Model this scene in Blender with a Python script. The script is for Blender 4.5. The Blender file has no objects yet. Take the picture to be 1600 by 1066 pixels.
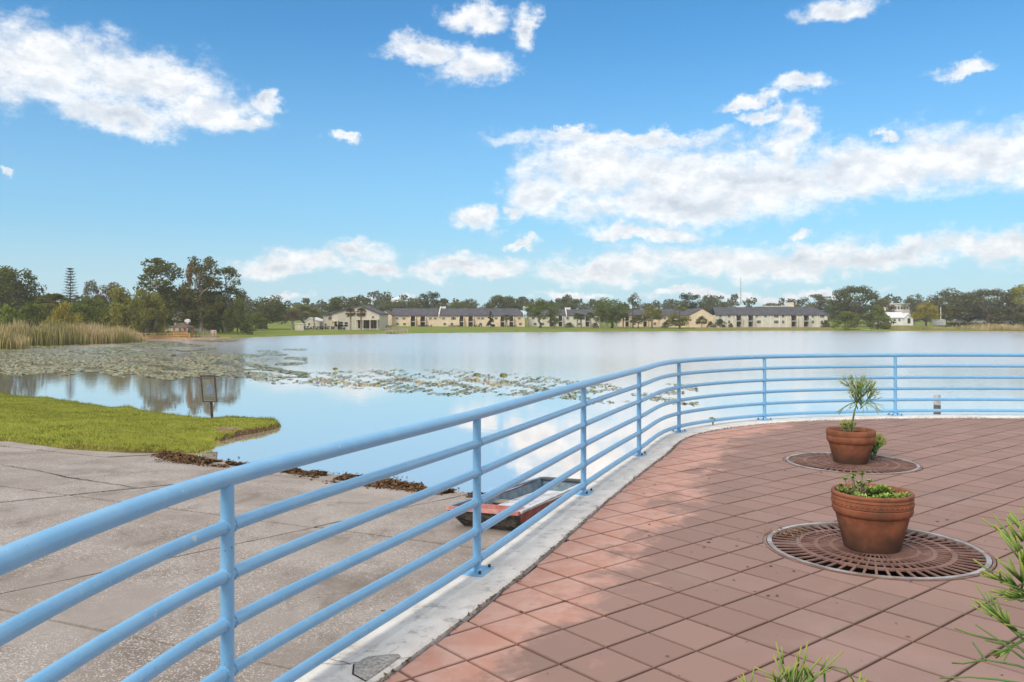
import bpy, math, random
import numpy as np
from mathutils import Vector
random.seed(7); rng = np.random.default_rng(7)
S = bpy.context.scene; COL = S.collection
R = math.radians

# ------------------------------------------------------------------ camera, world, sun, exposure
F, YH, CZ = 1310.0, 497.0, 1.65           # focal length and horizon row in photo pixels, eye height over the deck
WZ = -1.75                                # lake level
cd = bpy.data.cameras.new('camera'); cam = bpy.data.objects.new('camera', cd); COL.objects.link(cam)
cam.location = (0, 0, CZ); cam.rotation_euler = (R(90), 0, 0)
cd.sensor_width = 36; cd.lens = 36*F/1600; cd.shift_y = -(533-YH)/1600
cd.clip_start = 0.05; cd.clip_end = 9000
S.camera = cam
SUN_EL, SUN_AZ = 42, 215                  # azimuth clockwise from +Y: behind the camera, to its left
EXPOSURE = 0.35
S.view_settings.view_transform = 'Standard'; S.view_settings.look = 'None'
S.view_settings.exposure = EXPOSURE; S.view_settings.gamma = 1
sl = bpy.data.lights.new('sun', 'SUN'); sl.energy = 2.4; sl.angle = R(24); sl.color = (1, .92, .80)
sun = bpy.data.objects.new('sun', sl); COL.objects.link(sun)
sd = Vector((math.sin(R(SUN_AZ))*math.cos(R(SUN_EL)), math.cos(R(SUN_AZ))*math.cos(R(SUN_EL)), math.sin(R(SUN_EL))))
sun.rotation_euler = sd.to_track_quat('Z', 'Y').to_euler(); sun.location = (-20, -30, 40)
try:
    S.cycles.max_bounces = 6; S.cycles.diffuse_bounces = 3; S.cycles.glossy_bounces = 3
    S.cycles.volume_bounces = 0; S.cycles.transparent_max_bounces = 8; S.cycles.use_denoising = True
except Exception: pass

class NT:
    """small helper round a node tree"""
    def __init__(s, tree): s.t = tree; s.n = tree.nodes; s.l = tree.links
    def new(s, kind, **kw):
        n = s.n.new(kind)
        for k, v in kw.items(): setattr(n, k, v)
        return n
    def put(s, sock, v):
        if hasattr(v, 'links'): s.l.new(v, sock)
        elif v is not None:
            if isinstance(v, (tuple, list)) and len(v) == 3 and sock.type == 'RGBA': v = (*v, 1)
            sock.default_value = v
    def m(s, op, a, b=None, c=None, clamp=False):
        n = s.new('ShaderNodeMath', operation=op); n.use_clamp = clamp
        for i, v in enumerate((a, b, c)):
            if v is not None: s.put(n.inputs[i], v)
        return n.outputs[0]
    def v(s, op, a, b=None, c=None):
        n = s.new('ShaderNodeVectorMath', operation=op)
        for i, x in enumerate((a, b, c)):
            if x is not None: s.put(n.inputs[i], x)
        return n.outputs['Value'] if op in ('LENGTH', 'DOT_PRODUCT', 'DISTANCE') else n.outputs[0]
    def noise(s, vec, scale, detail=4, rough=.55, dist=0, col=False):
        n = s.new('ShaderNodeTexNoise'); s.put(n.inputs['Vector'], vec)
        n.inputs['Scale'].default_value = scale; n.inputs['Detail'].default_value = detail
        n.inputs['Roughness'].default_value = rough; n.inputs['Distortion'].default_value = dist
        return n.outputs['Color' if col else 'Fac']
    def ss(s, x, a, b):
        n = s.new('ShaderNodeMapRange', interpolation_type='SMOOTHSTEP'); s.put(n.inputs[0], x)
        n.inputs[1].default_value = a; n.inputs[2].default_value = b
        return n.outputs[0]
    def mix(s, f, a, b, mode='MIX'):
        n = s.new('ShaderNodeMix', data_type='RGBA', blend_type=mode)
        s.put(n.inputs[0], f); s.put(n.inputs[6], a); s.put(n.inputs[7], b)
        return n.outputs[2]
    def ramp(s, x, stops):
        n = s.new('ShaderNodeValToRGB'); s.put(n.inputs[0], x); cr = n.color_ramp
        while len(cr.elements) < len(stops): cr.elements.new(.5)
        for e, (p, c) in zip(cr.elements, stops): e.position = p; e.color = (*c, 1)
        return n.outputs[0]

W = bpy.data.worlds.new('World'); S.world = W; W.use_nodes = True
w = NT(W.node_tree); w.n.clear()
SKY_STRENGTH = 0.12
sky = w.new('ShaderNodeTexSky', sky_type='NISHITA'); sky.sun_disc = False
sky.sun_elevation = R(SUN_EL); sky.sun_rotation = R(SUN_AZ); sky.air_density = 1.0; sky.dust_density = 0.6; sky.ozone_density = 2.0
d3 = w.new('ShaderNodeTexCoord').outputs['Generated']
sep = w.new('ShaderNodeSeparateXYZ'); w.put(sep.inputs[0], d3)
az = w.m('ARCTAN2', sep.outputs[0], sep.outputs[1]); el = w.m('ARCSINE', sep.outputs[2])
comb = w.new('ShaderNodeCombineXYZ'); w.put(comb.inputs[0], az); w.put(comb.inputs[1], w.m('MULTIPLY', el, 1.0))
P0 = comb.outputs[0]
# cloud bodies: centre and half axes read off the photograph, turned into azimuth and elevation
CL = [(70,95,150,62),(235,125,120,45),(185,182,90,28),(330,168,85,30),(425,152,24,20),(395,188,45,18),
      (745,106,58,28),(680,72,66,20),(735,14,52,20),(824,40,26,24),
      (925,262,110,50),(848,305,55,38),(1050,272,150,55),(1200,292,160,52),(1060,322,230,34),(1350,272,140,46),(1500,242,140,58),(1620,235,110,62),
      (960,214,170,13),(1212,238,46,30),(1165,163,46,10),(1255,140,50,15),(1240,200,40,22),(1190,186,26,12),
      (945,418,115,24),(1100,406,150,26),(1250,406,140,22),(1400,398,160,22),(1580,391,120,26),
      (742,348,34,20),(802,338,22,15),(815,383,32,8),(735,416,92,16),(455,406,110,20),(562,390,55,17),(595,415,45,14),
      (462,464,34,8),(1490,100,52,10),(1310,10,70,16),(540,212,20,8),(8,272,18,7),(1255,372,22,7),(1015,368,95,11),(1390,210,20,7),(880,206,50,7),
      (610,468,60,6),(1150,458,170,9),(880,462,60,8),(1290,455,50,9)]
warp = w.noise(P0, 9, 6, .62, col=True)
warp2 = w.noise(w.v('MULTIPLY', P0, (1, 1.7, 1)), 34, 4, .6, col=True)
PW = w.v('MULTIPLY_ADD', w.v('SUBTRACT', warp, (.5, .5, .5)), (.14, .075, 0), P0)
PW = w.v('MULTIPLY_ADD', w.v('SUBTRACT', warp2, (.5, .5, .5)), (.030, .022, 0), PW)
dmin = None; vmin = None
for (cx, cy, rx, ry) in CL:
    a = math.atan((cx-800)/F); c = math.cos(a); e = math.atan((YH-cy)/F*c)
    sx = F*1.0/(c*c)/rx; sy = F/c/ry
    sx = F/(c*c)/rx if False else 1/(rx/F*c*c); sy = 1/(ry/F*c)
    q = w.v('MULTIPLY_ADD', PW, (sx, sy, 0), (-a*sx, -e*sy, 0))
    ln = w.v('LENGTH', q)
    dmin = ln if dmin is None else w.m('SMOOTH_MIN', dmin, ln, .25)
# unseen cloud added outside the frame, thickened to whiten the light
free = w.noise(w.v('MULTIPLY', P0, (1, 1.9, 1)), 3.1, 5, .55)
inframe = w.m('MULTIPLY', w.ss(w.m('ABSOLUTE', az), .62, .52), w.ss(el, .42, .34))
freed = w.m('MULTIPLY_ADD', free, -3.2, 1.75)
freed = w.m('ADD', freed, w.m('MULTIPLY', inframe, 9))
dall = w.m('MINIMUM', dmin, freed)
fine = w.noise(w.v('MULTIPLY', P0, (1, 1.5, 1)), 30, 7, .66)
body = w.m('ADD', w.m('SUBTRACT', 1.18, dall), w.m('MULTIPLY', w.m('SUBTRACT', fine, .5), 1.5))
dens = w.m('POWER', w.ss(body, -.16, .78), .95)
dens = w.m('MULTIPLY', dens, w.ss(el, -.005, .02))
shade = w.noise(w.v('ADD', w.v('MULTIPLY', P0, (1, 2.1, 1)), (.0, .03, 0)), 15, 4, .55)
thick = w.ss(body, .35, 1.2)
dark = w.m('MULTIPLY', w.ss(shade, .38, .66), thick)
fine2 = w.noise(w.v('ADD', w.v('MULTIPLY', P0, (1, 1.5, 1)), (-.004, .020, 0)), 30, 7, .66)
relief = w.ss(w.m('SUBTRACT', fine, fine2), -.16, .16)                       # puffs lit from above
ccol = w.mix(dark, w.mix(relief, (.70, .725, .755), (.88, .88, .88)), w.mix(relief, (.46, .515, .59), (.62, .66, .71)))
# clear sky: Nishita, deepened a little as the picture shows, paler towards the horizon through thin haze
skc = w.v('MULTIPLY', sky.outputs[0], (SKY_STRENGTH,)*3)
skc = w.mix(1.0, skc, (.36, .84, 1.08), 'MULTIPLY')
veil = w.m('MULTIPLY', w.ss(el, .36, .0), .55)
skc = w.mix(veil, skc, (.36, .535, .665))
skc = w.mix(w.m('MULTIPLY', w.ss(el, .12, .0), .5), skc, (.58, .69, .76))
allc = w.mix(w.m('MULTIPLY', dens, .93), skc, ccol)
bg = w.new('ShaderNodeBackground'); w.put(bg.inputs[0], allc); bg.inputs[1].default_value = 1.0
wo = w.new('ShaderNodeOutputWorld'); w.l.new(bg.outputs[0], wo.inputs[0])

# ------------------------------------------------------------------ helpers
def px(x, D): return (x-800)*D/F
def pz(y, D): return CZ-(y-YH)*D/F

class MB:
    def __init__(s): s.v = []; s.f = []
    def add(s, vs, fs):
        o = len(s.v); s.v += [tuple(p) for p in vs]; s.f += [tuple(i+o for i in f) for f in fs]
    def box(s, x0, x1, y0, y1, z0, z1):
        s.add([(x0,y0,z0),(x1,y0,z0),(x1,y1,z0),(x0,y1,z0),(x0,y0,z1),(x1,y0,z1),(x1,y1,z1),(x0,y1,z1)],
              [(0,3,2,1),(4,5,6,7),(0,1,5,4),(1,2,6,5),(2,3,7,6),(3,0,4,7)])
    def prism(s, poly, y0, y1):            # polygon in XZ pushed along Y
        n = len(poly)
        s.add([(x, y0, z) for x, z in poly]+[(x, y1, z) for x, z in poly],
              [tuple(range(n)), tuple(range(2*n-1, n-1, -1))]+[(i, i+n, (i+1) % n+n, (i+1) % n) for i in range(n)])
    def slab(s, poly, z0, z1):             # polygon in XY pushed along Z
        n = len(poly)
        s.add([(x, y, z0) for x, y in poly]+[(x, y, z1) for x, y in poly],
              [tuple(range(n-1, -1, -1)), tuple(range(n, 2*n))]+[(i, (i+1) % n, (i+1) % n+n, i+n) for i in range(n)])
    def tube(s, path, rad, k=8, cap=True):
        path = [Vector(p) for p in path]; n = len(path)
        if not hasattr(rad, '__len__'): rad = [rad]*n
        o = len(s.v); up = Vector((0, 0, 1))
        for i, p in enumerate(path):
            t = (path[min(i+1, n-1)]-path[max(i-1, 0)]).normalized()
            a = t.cross(up if abs(t.z) < .95 else Vector((1, 0, 0))).normalized(); b = a.cross(t)
            for j in range(k):
                an = 2*math.pi*j/k
                s.v.append(tuple(p+(a*math.cos(an)+b*math.sin(an))*rad[i]))
        for i in range(n-1):
            for j in range(k):
                s.f.append((o+i*k+j, o+i*k+(j+1) % k, o+(i+1)*k+(j+1) % k, o+(i+1)*k+j))
        if cap:
            s.f.append(tuple(o+j for j in range(k-1, -1, -1))); s.f.append(tuple(o+(n-1)*k+j for j in range(k)))
    def lathe(s, prof, c=(0, 0, 0), k=48):
        o = len(s.v); n = len(prof)
        for (r, z) in prof:
            for j in range(k):
                a = 2*math.pi*j/k; s.v.append((c[0]+r*math.cos(a), c[1]+r*math.sin(a), c[2]+z))
        for i in range(n-1):
            for j in range(k):
                s.f.append((o+i*k+j, o+i*k+(j+1) % k, o+(i+1)*k+(j+1) % k, o+(i+1)*k+j))
        s.f.append(tuple(o+j for j in range(k-1, -1, -1))); s.f.append(tuple(o+(n-1)*k+j for j in range(k)))
    def build(s, name, mat, parent=None, off=None, smooth=False):
        me = bpy.data.meshes.new(name)
        o = off if off is not None else (root_loc(parent) if parent else Vector((0, 0, 0)))
        me.from_pydata([(a-o[0], b-o[1], c-o[2]) for a, b, c in s.v], [], s.f); me.update()
        if mat: me.materials.append(mat)
        if smooth:
            me.shade_smooth()
            if smooth == 'auto':
                try: me.set_sharp_from_angle(angle=R(35))
                except Exception: pass
        ob = bpy.data.objects.new(name, me); COL.objects.link(ob)
        if parent: ob.parent = parent
        return ob
def root_loc(o):
    v = Vector((0, 0, 0))
    while o: v = v+Vector(o.location); o = o.parent
    return v
def tag(o, label=None, cat=None, group=None, kind=None):
    if label: o['label'] = label
    if cat: o['category'] = cat
    if group: o['group'] = group
    if kind: o['kind'] = kind
    return o
def thing(name, label, cat, loc=(0, 0, 0), group=None):
    o = bpy.data.objects.new(name, None); COL.objects.link(o); o.location = loc; o.empty_display_size = .2
    return tag(o, label, cat, group)
def copy_tree(o, parent=None):
    c = o.copy(); COL.objects.link(c); c.parent = parent
    for ch in o.children: copy_tree(ch, c)
    return c
def npmesh(name, V, Fq, mat, attr=None):
    """mesh from arrays; Fq is (n,3) or (n,4); attr is one value for each vertex"""
    me = bpy.data.meshes.new(name); V = np.asarray(V, np.float32); Fq = np.asarray(Fq, np.int32); k = Fq.shape[1]
    me.vertices.add(len(V)); me.vertices.foreach_set('co', V.ravel())
    me.loops.add(Fq.size); me.loops.foreach_set('vertex_index', Fq.ravel())
    me.polygons.add(len(Fq)); me.polygons.foreach_set('loop_start', np.arange(0, Fq.size, k, dtype=np.int32))
    try: me.polygons.foreach_set('loop_total', np.full(len(Fq), k, np.int32))
    except Exception: pass
    me.update(calc_edges=True); me.validate()
    if attr is not None:
        a = me.attributes.new('v', 'FLOAT', 'POINT'); a.data.foreach_set('value', np.asarray(attr, np.float32))
    if mat: me.materials.append(mat)
    return me
def mobj(name, me, parent=None):
    o = bpy.data.objects.new(name, me); COL.objects.link(o)
    if parent: o.parent = parent
    return o

def mat(name, col, rough=.8, metal=0, spec=.5, fn=None, bump=None):
    m = bpy.data.materials.new(name); m.use_nodes = True; t = NT(m.node_tree)
    b = t.n['Principled BSDF']
    b.inputs['Roughness'].default_value = rough; b.inputs['Metallic'].default_value = metal
    b.inputs['Specular IOR Level'].default_value = spec
    P = t.new('ShaderNodeNewGeometry').outputs['Position']
    c = fn(t, P, b) if fn else col
    t.put(b.inputs['Base Color'], c)
    if bump:
        bn = t.new('ShaderNodeBump'); bn.inputs['Strength'].default_value = bump[1]; bn.inputs['Distance'].default_value = bump[2]
        t.put(bn.inputs['Height'], t.noise(P, bump[0], 5, .6)); t.l.new(bn.outputs[0], b.inputs['Normal'])
    return m
def varied(name, c0, c1, scale, rough=.85, bump=None, detail=5, spec=.3, metal=0):
    return mat(name, None, rough, metal, spec, lambda t, P, b: t.mix(t.ss(t.noise(P, scale, detail, .6), .3, .7), c0, c1), bump)

# ------------------------------------------------------------------ materials
def blue_paint(t, P, b):
    n1 = t.noise(P, 7, 6, .65); n2 = t.noise(P, 38, 5, .6)
    c = t.mix(t.ss(n1, .36, .74), (.135, .385, .65), (.185, .43, .67))
    c = t.mix(t.m('MULTIPLY', t.ss(n2, .58, .74), .35), c, (.40, .57, .70))
    c = t.mix(t.m('MULTIPLY', t.ss(t.noise(P, 17, 6, .7), .665, .69), .8), c, (.52, .55, .56))
    c = t.mix(t.m('MULTIPLY', t.ss(t.noise(P, 60, 4), .685, .72), .85), c, (.13, .08, .055))
    t.put(b.inputs['Roughness'], t.m('MULTIPLY_ADD', n2, .3, .34)); b.inputs['Coat Weight'].default_value = .8; b.inputs['Coat Roughness'].default_value = .33; b.inputs['Coat IOR'].default_value = 1.7
    return c
M_BLUE = mat('blue_paint', None, .42, fn=blue_paint, bump=(120, .12, .004))
def concrete_curb(t, P, b):
    c = t.mix(t.ss(t.noise(P, 3.5, 6, .65), .3, .7), (.62, .575, .535), (.78, .735, .69))
    c = t.mix(t.m('MULTIPLY', t.ss(t.noise(P, 9, 7, .72), .50, .70), .7), c, (.27, .245, .22))
    return t.mix(t.m('MULTIPLY', t.ss(t.noise(P, 160, 2), .6, .75), .3), c, (.24, .22, .20))
M_CURB = mat('curb_concrete', None, .9, fn=concrete_curb, bump=(45, .5, .01))
def ramp_concrete(t, P, b):
    big = t.noise(P, .55, 5, .6, .4)
    st = t.noise(t.v('MULTIPLY', P, (1.0, .35, 1)), 1.5, 6, .65, .6)
    c = t.mix(t.ss(big, .35, .65), (.27, .225, .195), (.34, .295, .265))
    c = t.mix(t.m('MULTIPLY', t.ss(st, .50, .68), .8), c, (.185, .150, .124))
    vor = t.new('ShaderNodeTexVoronoi'); vor.inputs['Scale'].default_value = 60; t.put(vor.inputs['Vector'], P)
    sp = t.m('MULTIPLY', t.ss(vor.outputs['Distance'], .50, .30), t.ss(t.noise(P, 26, 2), .40, .56))
    expo = t.ss(t.noise(t.v('MULTIPLY', P, (1, .6, 1)), .9, 6, .7), .34, .56)
    c = t.mix(t.m('MULTIPLY', t.m('MULTIPLY', sp, expo), .75), c, (.72, .66, .62))
    v2 = t.new('ShaderNodeTexVoronoi'); v2.inputs['Scale'].default_value = 75; t.put(v2.inputs['Vector'], P)
    return t.mix(t.m('MULTIPLY', t.ss(v2.outputs['Distance'], .3, .12), .5), c, (.075, .06, .05))
M_RAMP = mat('ramp_concrete', None, .92, spec=.25, fn=ramp_concrete, bump=(70, .6, .012))
M_WALL = varied('quay_concrete', (.26, .25, .23), (.40, .38, .36), 2.5, bump=(30, .4, .01))
M_JOINT = varied('joint_sand', (.022, .013, .010), (.05, .028, .02), 20)
TS, TH, TX, TY = .3161, .8793, .8405, 5.7412
def paver(t, P, b):
    ca, sa = math.cos(TH), math.sin(TH)
    rel = t.v('SUBTRACT', P, (TX, TY, 0))
    bb = t.m('FLOOR', t.m('DIVIDE', t.v('DOT_PRODUCT', rel, (ca, -sa, 0)), TS))
    aa = t.m('FLOOR', t.m('DIVIDE', t.v('DOT_PRODUCT', rel, (-sa, -ca, 0)), TS))
    cx = t.new('ShaderNodeCombineXYZ'); t.put(cx.inputs[0], aa); t.put(cx.inputs[1], bb)
    wn = t.new('ShaderNodeTexWhiteNoise', noise_dimensions='3D'); t.put(wn.inputs['Vector'], cx.outputs[0])
    c = t.mix(wn.outputs['Value'], (.240, .147, .122), (.288, .178, .149))
    c = t.mix(t.m('MULTIPLY', t.ss(t.noise(P, 36, 3), .735, .76), .7), c, (.55, .50, .46))
    c = t.mix(t.m('MULTIPLY', t.ss(t.noise(P, 1.6, 6, .65), .45, .7), .6), c, (.235, .165, .138))
    c = t.mix(t.m('MULTIPLY', t.ss(t.noise(P, .8, 5, .6, .5), .5, .7), .45), c, (.345, .228, .20))
    # worn, salmon coloured band along the kerb, with a ragged edge of its own
    line = t.v('DOT_PRODUCT', t.v('SUBTRACT', P, (-.23, 5.45, 0)), (.933, -.36, 0))
    rad = t.m('SUBTRACT', 5.4, t.v('LENGTH', t.v('MULTIPLY', t.v('SUBTRACT', P, (6.9, 8.8, 0)), (1, 1, 0))))
    rad = t.m('ADD', rad, t.ss(t.v('DOT_PRODUCT', P, (1, 0, 0)), 3.4, 6.0))
    dist = t.m('MINIMUM', line, t.m('ADD', rad, t.m('MULTIPLY', t.ss(t.v('DOT_PRODUCT', P, (0, 1, 0)), 11.6, 10.6), 6)))
    edge = t.m('ADD', dist, t.m('MULTIPLY', t.m('SUBTRACT', t.noise(P, 1.9, 8, .68, .3), .5), 2.1))
    f = t.ss(edge, .98, .66)
    c2 = t.mix(t.ss(t.noise(P, 4.5, 6, .7), .35, .65), (.50, .245, .178), (.56, .34, .285))
    c = t.mix(t.m('MULTIPLY', f, .74), c, c2)
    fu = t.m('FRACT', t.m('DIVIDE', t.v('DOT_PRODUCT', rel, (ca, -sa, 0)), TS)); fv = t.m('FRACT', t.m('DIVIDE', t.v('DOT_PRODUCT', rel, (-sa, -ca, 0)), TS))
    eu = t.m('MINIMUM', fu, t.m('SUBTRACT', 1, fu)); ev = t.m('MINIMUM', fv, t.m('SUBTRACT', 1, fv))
    edge_dark = t.ss(t.m('ADD', t.m('MINIMUM', eu, ev), t.m('MULTIPLY', t.m('SUBTRACT', t.noise(P, 24, 4, .7), .5), .035)), .058, .018)
    c = t.mix(t.m('MULTIPLY', edge_dark, .45), c, (.095, .050, .038))               # darker bands along the paver edges, beside the joints
    return t.mix(t.m('MULTIPLY', t.ss(t.noise(P, 220, 2), .55, .75), .25), c, (.15, .09, .07))
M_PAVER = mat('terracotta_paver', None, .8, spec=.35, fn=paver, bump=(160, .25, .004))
def terracotta(t, P, b):
    c = t.mix(t.ss(t.noise(P, 5, 6, .65), .3, .7), (.185, .060, .028), (.30, .105, .052))
    c = t.mix(t.m('MULTIPLY', t.ss(t.noise(P, 8, 6, .7), .45, .70), .7), c, (.095, .045, .027))
    z = t.new('ShaderNodeSeparateXYZ'); t.put(z.inputs[0], P)
    low = t.ss(t.m('ADD', z.outputs[2], t.m('MULTIPLY', t.noise(P, 9, 5), .30)), .40, .15)
    return t.mix(t.m('MULTIPLY', low, .85), c, (.060, .040, .030))          # uneven darkening towards the foot of the pot
M_TERRA = mat('terracotta', None, .75, spec=.35, fn=terracotta, bump=(60, .3, .006))
M_SOIL = varied('potting_soil', (.02, .014, .01), (.07, .045, .03), 40, bump=(60, .8, .02))
def rusty(t, P, b):
    c = t.mix(t.ss(t.noise(P, 6, 6, .7), .35, .65), (.17, .085, .066), (.27, .15, .12))
    return t.mix(t.m('MULTIPLY', t.ss(t.noise(P, 3, 4), .5, .7), .4), c, (.28, .22, .20))
M_RUST = mat('rusty_iron', None, .7, .3, fn=rusty, bump=(150, .3, .003))
M_STEEL = varied('worn_steel', (.24, .18, .155), (.56, .53, .51), 4, .45, metal=.5)
M_PIT = varied('pit_soil', (.006, .005, .004), (.016, .011, .009), 12)

def foliage(name, tint, trans=.3, lo=.5, hi=1.4):
    m = bpy.data.materials.new(name); m.use_nodes = True; t = NT(m.node_tree); t.n.clear()
    a = t.new('ShaderNodeAttribute', attribute_name='v').outputs['Fac']
    oi = t.new('ShaderNodeObjectInfo').outputs['Color']
    br = t.m('MULTIPLY_ADD', a, hi-lo, lo)
    base = t.mix(1.0, oi if tint is None else tint, oi if tint is not None else (1, 1, 1), 'MULTIPLY')
    c = t.v('SCALE', base); t.t.links.new(br, c.node.inputs['Scale'])
    c = t.mix(t.m('MULTIPLY', t.ss(a, .80, 1.0), .35), c, (.16, .13, .03))
    d = t.new('ShaderNodeBsdfDiffuse'); t.put(d.inputs[0], c)
    tr = t.new('ShaderNodeBsdfTranslucent'); t.put(tr.inputs[0], c)
    mx = t.new('ShaderNodeMixShader'); mx.inputs[0].default_value = trans
    t.l.new(d.outputs[0], mx.inputs[1]); t.l.new(tr.outputs[0], mx.inputs[2])
    o = t.new('ShaderNodeOutputMaterial'); t.l.new(mx.outputs[0], o.inputs[0])
    return m
M_LEAF = foliage('tree_leaf', None)
M_BARK = varied('bark', (.07, .055, .042), (.17, .14, .11), 3)
M_PALEBARK = varied('pale_bark', (.22, .19, .15), (.36, .32, .27), 2)
def attr_ramp(name, stops, rough=.85, trans=.15):
    m = bpy.data.materials.new(name); m.use_nodes = True; t = NT(m.node_tree); b = t.n['Principled BSDF']
    a = t.new('ShaderNodeAttribute', attribute_name='v').outputs['Fac']
    t.put(b.inputs['Base Color'], t.ramp(a, stops)); b.inputs['Roughness'].default_value = rough
    b.inputs['Specular IOR Level'].default_value = .25
    return m
M_REED = attr_ramp('cattail_leaf', [(0, (.10, .12, .03)), (.30, (.24, .225, .065)), (.6, (.43, .33, .17)), (1, (.52, .40, .26))])
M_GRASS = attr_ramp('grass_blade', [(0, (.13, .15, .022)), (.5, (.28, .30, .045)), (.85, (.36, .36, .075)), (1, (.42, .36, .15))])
M_PAD = attr_ramp('lily_pad', [(0, (.08, .10, .035)), (.35, (.20, .22, .095)), (.65, (.34, .34, .15)), (.85, (.42, .32, .10)), (1, (.27, .11, .055))], .30)
M_STICK = attr_ramp('pencil_stem', [(0, (.13, .13, .08)), (.35, (.085, .15, .045)), (.75, (.14, .24, .05)), (.93, (.24, .30, .06)), (1, (.32, .24, .07))], .5)
M_SUCC = attr_ramp('succulent_leaf', [(0, (.08, .14, .03)), (.5, (.22, .33, .06)), (1, (.42, .46, .14))], .5)
M_WEED = attr_ramp('dry_weed', [(0, (.03, .018, .01)), (.5, (.12, .058, .022)), (.85, (.23, .125, .05)), (1, (.17, .16, .06))])
M_LITTER = attr_ramp('leaf_litter', [(0, (.05, .03, .018)), (.6, (.16, .09, .045)), (1, (.30, .20, .12))])
def lawn(t, P, b):
    c = t.mix(t.ss(t.noise(P, .35, 6, .65), .35, .65), (.135, .175, .026), (.20, .235, .045))
    c = t.mix(t.m('MULTIPLY', t.ss(t.noise(P, .09, 4), .5, .7), .5), c, (.20, .20, .06))
    return t.mix(t.m('MULTIPLY', t.ss(t.noise(P, 5, 5, .7), .55, .75), .5), c, (.07, .09, .02))
M_LAWN = mat('mown_grass', None, .95, spec=.1, fn=lawn, bump=(14, .6, .05))
def bank(t, P, b):
    c = t.mix(t.ss(t.noise(P, 2.2, 6, .65), .3, .7), (.20, .22, .028), (.29, .30, .046))
    c = t.mix(t.m('MULTIPLY', t.ss(t.noise(P, 14, 5, .7), .5, .72), .7), c, (.05, .07, .012))
    nz = t.new('ShaderNodeSeparateXYZ'); t.put(nz.inputs[0], t.new('ShaderNodeNewGeometry').outputs['True Normal'])
    earth = t.mix(t.noise(P, 9, 5), (.055, .034, .02), (.21, .115, .075))
    return t.mix(t.ss(nz.outputs[2], .80, .58), c, earth)                     # bare earth where the bank is steep
M_BANK = mat('bank_turf', None, .95, spec=.1, fn=bank, bump=(30, .8, .04))
def water(t, P, b):
    return (.030, .036, .036)
def make_water():
    m = bpy.data.materials.new('lake_water'); m.use_nodes = True; t = NT(m.node_tree); b = t.n['Principled BSDF']
    P = t.new('ShaderNodeNewGeometry').outputs['Position']
    s = t.new('ShaderNodeSeparateXYZ'); t.put(s.inputs[0], P)
    b.inputs['Base Color'].default_value = (1.0, .875, .765, 1)                # warm tint put into the colour to neutralise the mirrored blue sky
    b.inputs['IOR'].default_value = 1.5; b.inputs['Metallic'].default_value = .82      # at these low angles the lake is close to a mirror
    open_ = t.ss(t.m('ADD', s.outputs[1], t.m('ADD', t.m('MULTIPLY', t.noise(P, .03, 4), 40), t.m('MULTIPLY', s.outputs[0], .55))), 38, 120)
    b.inputs['Roughness'].default_value = .03
    t.put(b.inputs['Roughness'], t.m('MULTIPLY_ADD', open_, .22, .004))       # wind ripples out on the open lake
    h1 = t.noise(t.v('MULTIPLY', P, (1, 1.6, 1)), 1.1, 3, .5); h2 = t.noise(t.v('MULTIPLY', P, (1, 1.8, 1)), 5.5, 3, .55)
    bn = t.new('ShaderNodeBump'); bn.inputs['Distance'].default_value = .05
    t.put(bn.inputs['Height'], t.m('ADD', h1, t.m('MULTIPLY', h2, .35)))
    t.put(bn.inputs['Strength'], t.m('MULTIPLY_ADD', open_, .55, .008)); t.l.new(bn.outputs[0], b.inputs['Normal'])
    return m
M_WATER = make_water()
M_CREAM = varied('cream_stucco', (.60, .47, .33), (.70, .57, .42), .6)
M_PALE = varied('pale_siding', (.52, .49, .41), (.62, .58, .50), .6)
M_GREYW = varied('grey_siding', (.42, .40, .34), (.52, .49, .42), .5)
M_WHITE = varied('white_wall', (.66, .66, .66), (.78, .78, .77), .8)
M_ROOF = varied('dark_shingle', (.050, .050, .060), (.095, .095, .11), .9, bump=(6, .4, .05))
M_BROOF = varied('brown_shingle', (.08, .055, .04), (.14, .10, .075), 1.2)
M_LROOF = varied('light_metal_roof', (.60, .62, .64), (.74, .75, .76), .8, .5)
M_GLASS = mat('window_glass', (.022, .026, .030), .12, spec=.6)
M_DARKFRAME = varied('dark_frame', (.03, .026, .022), (.07, .055, .045), 2)
M_TRIM = varied('white_trim', (.62, .60, .56), (.74, .72, .68), 2)
M_WOOD = varied('orange_timber', (.46, .22, .10), (.58, .31, .16), 3)
M_GREYWOOD = varied('weathered_timber', (.20, .165, .135), (.32, .27, .23), 3)
M_SAND = varied('sandy_shore', (.26, .17, .085), (.36, .25, .14), .8)
M_POSTWOOD = varied('dark_post_timber', (.055, .04, .032), (.12, .09, .07), 8)
M_SIGNFACE = varied('faded_sign_face', (.15, .15, .13), (.22, .22, .195), 6, .5)
M_SIGNBLUE = varied('faded_blue_print', (.14, .19, .27), (.19, .24, .32), 14, .5)
M_SIGNDARK = mat('dark_print', (.10, .10, .10), .6)
M_RED = varied('red_hull_paint', (.24, .045, .035), (.40, .10, .08), 7, .5)
M_PINK = varied('faded_red_rim', (.40, .13, .115), (.56, .30, .27), 7, .55)
def hullfront(t, P, b):
    c = t.mix(t.ss(t.noise(P, 7, 6, .7, .8), .42, .62), (.030, .028, .026), (.20, .18, .16))
    return t.mix(t.m('MULTIPLY', t.ss(t.noise(P, 18, 5), .58, .7), .7), c, (.36, .32, .28))
M_HULLFRONT = mat('scuffed_black_hull', None, .7, fn=hullfront)
M_BOATIN = varied('blue_grey_inside', (.13, .20, .27), (.28, .36, .42), 6, .6)
M_BOATFLOOR = varied('muddy_boat_floor', (.20, .17, .10), (.34, .30, .20), 6, .7)
M_BOATDECK = varied('dirty_white_boards', (.40, .41, .43), (.66, .66, .67), 5, .6)
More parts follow.
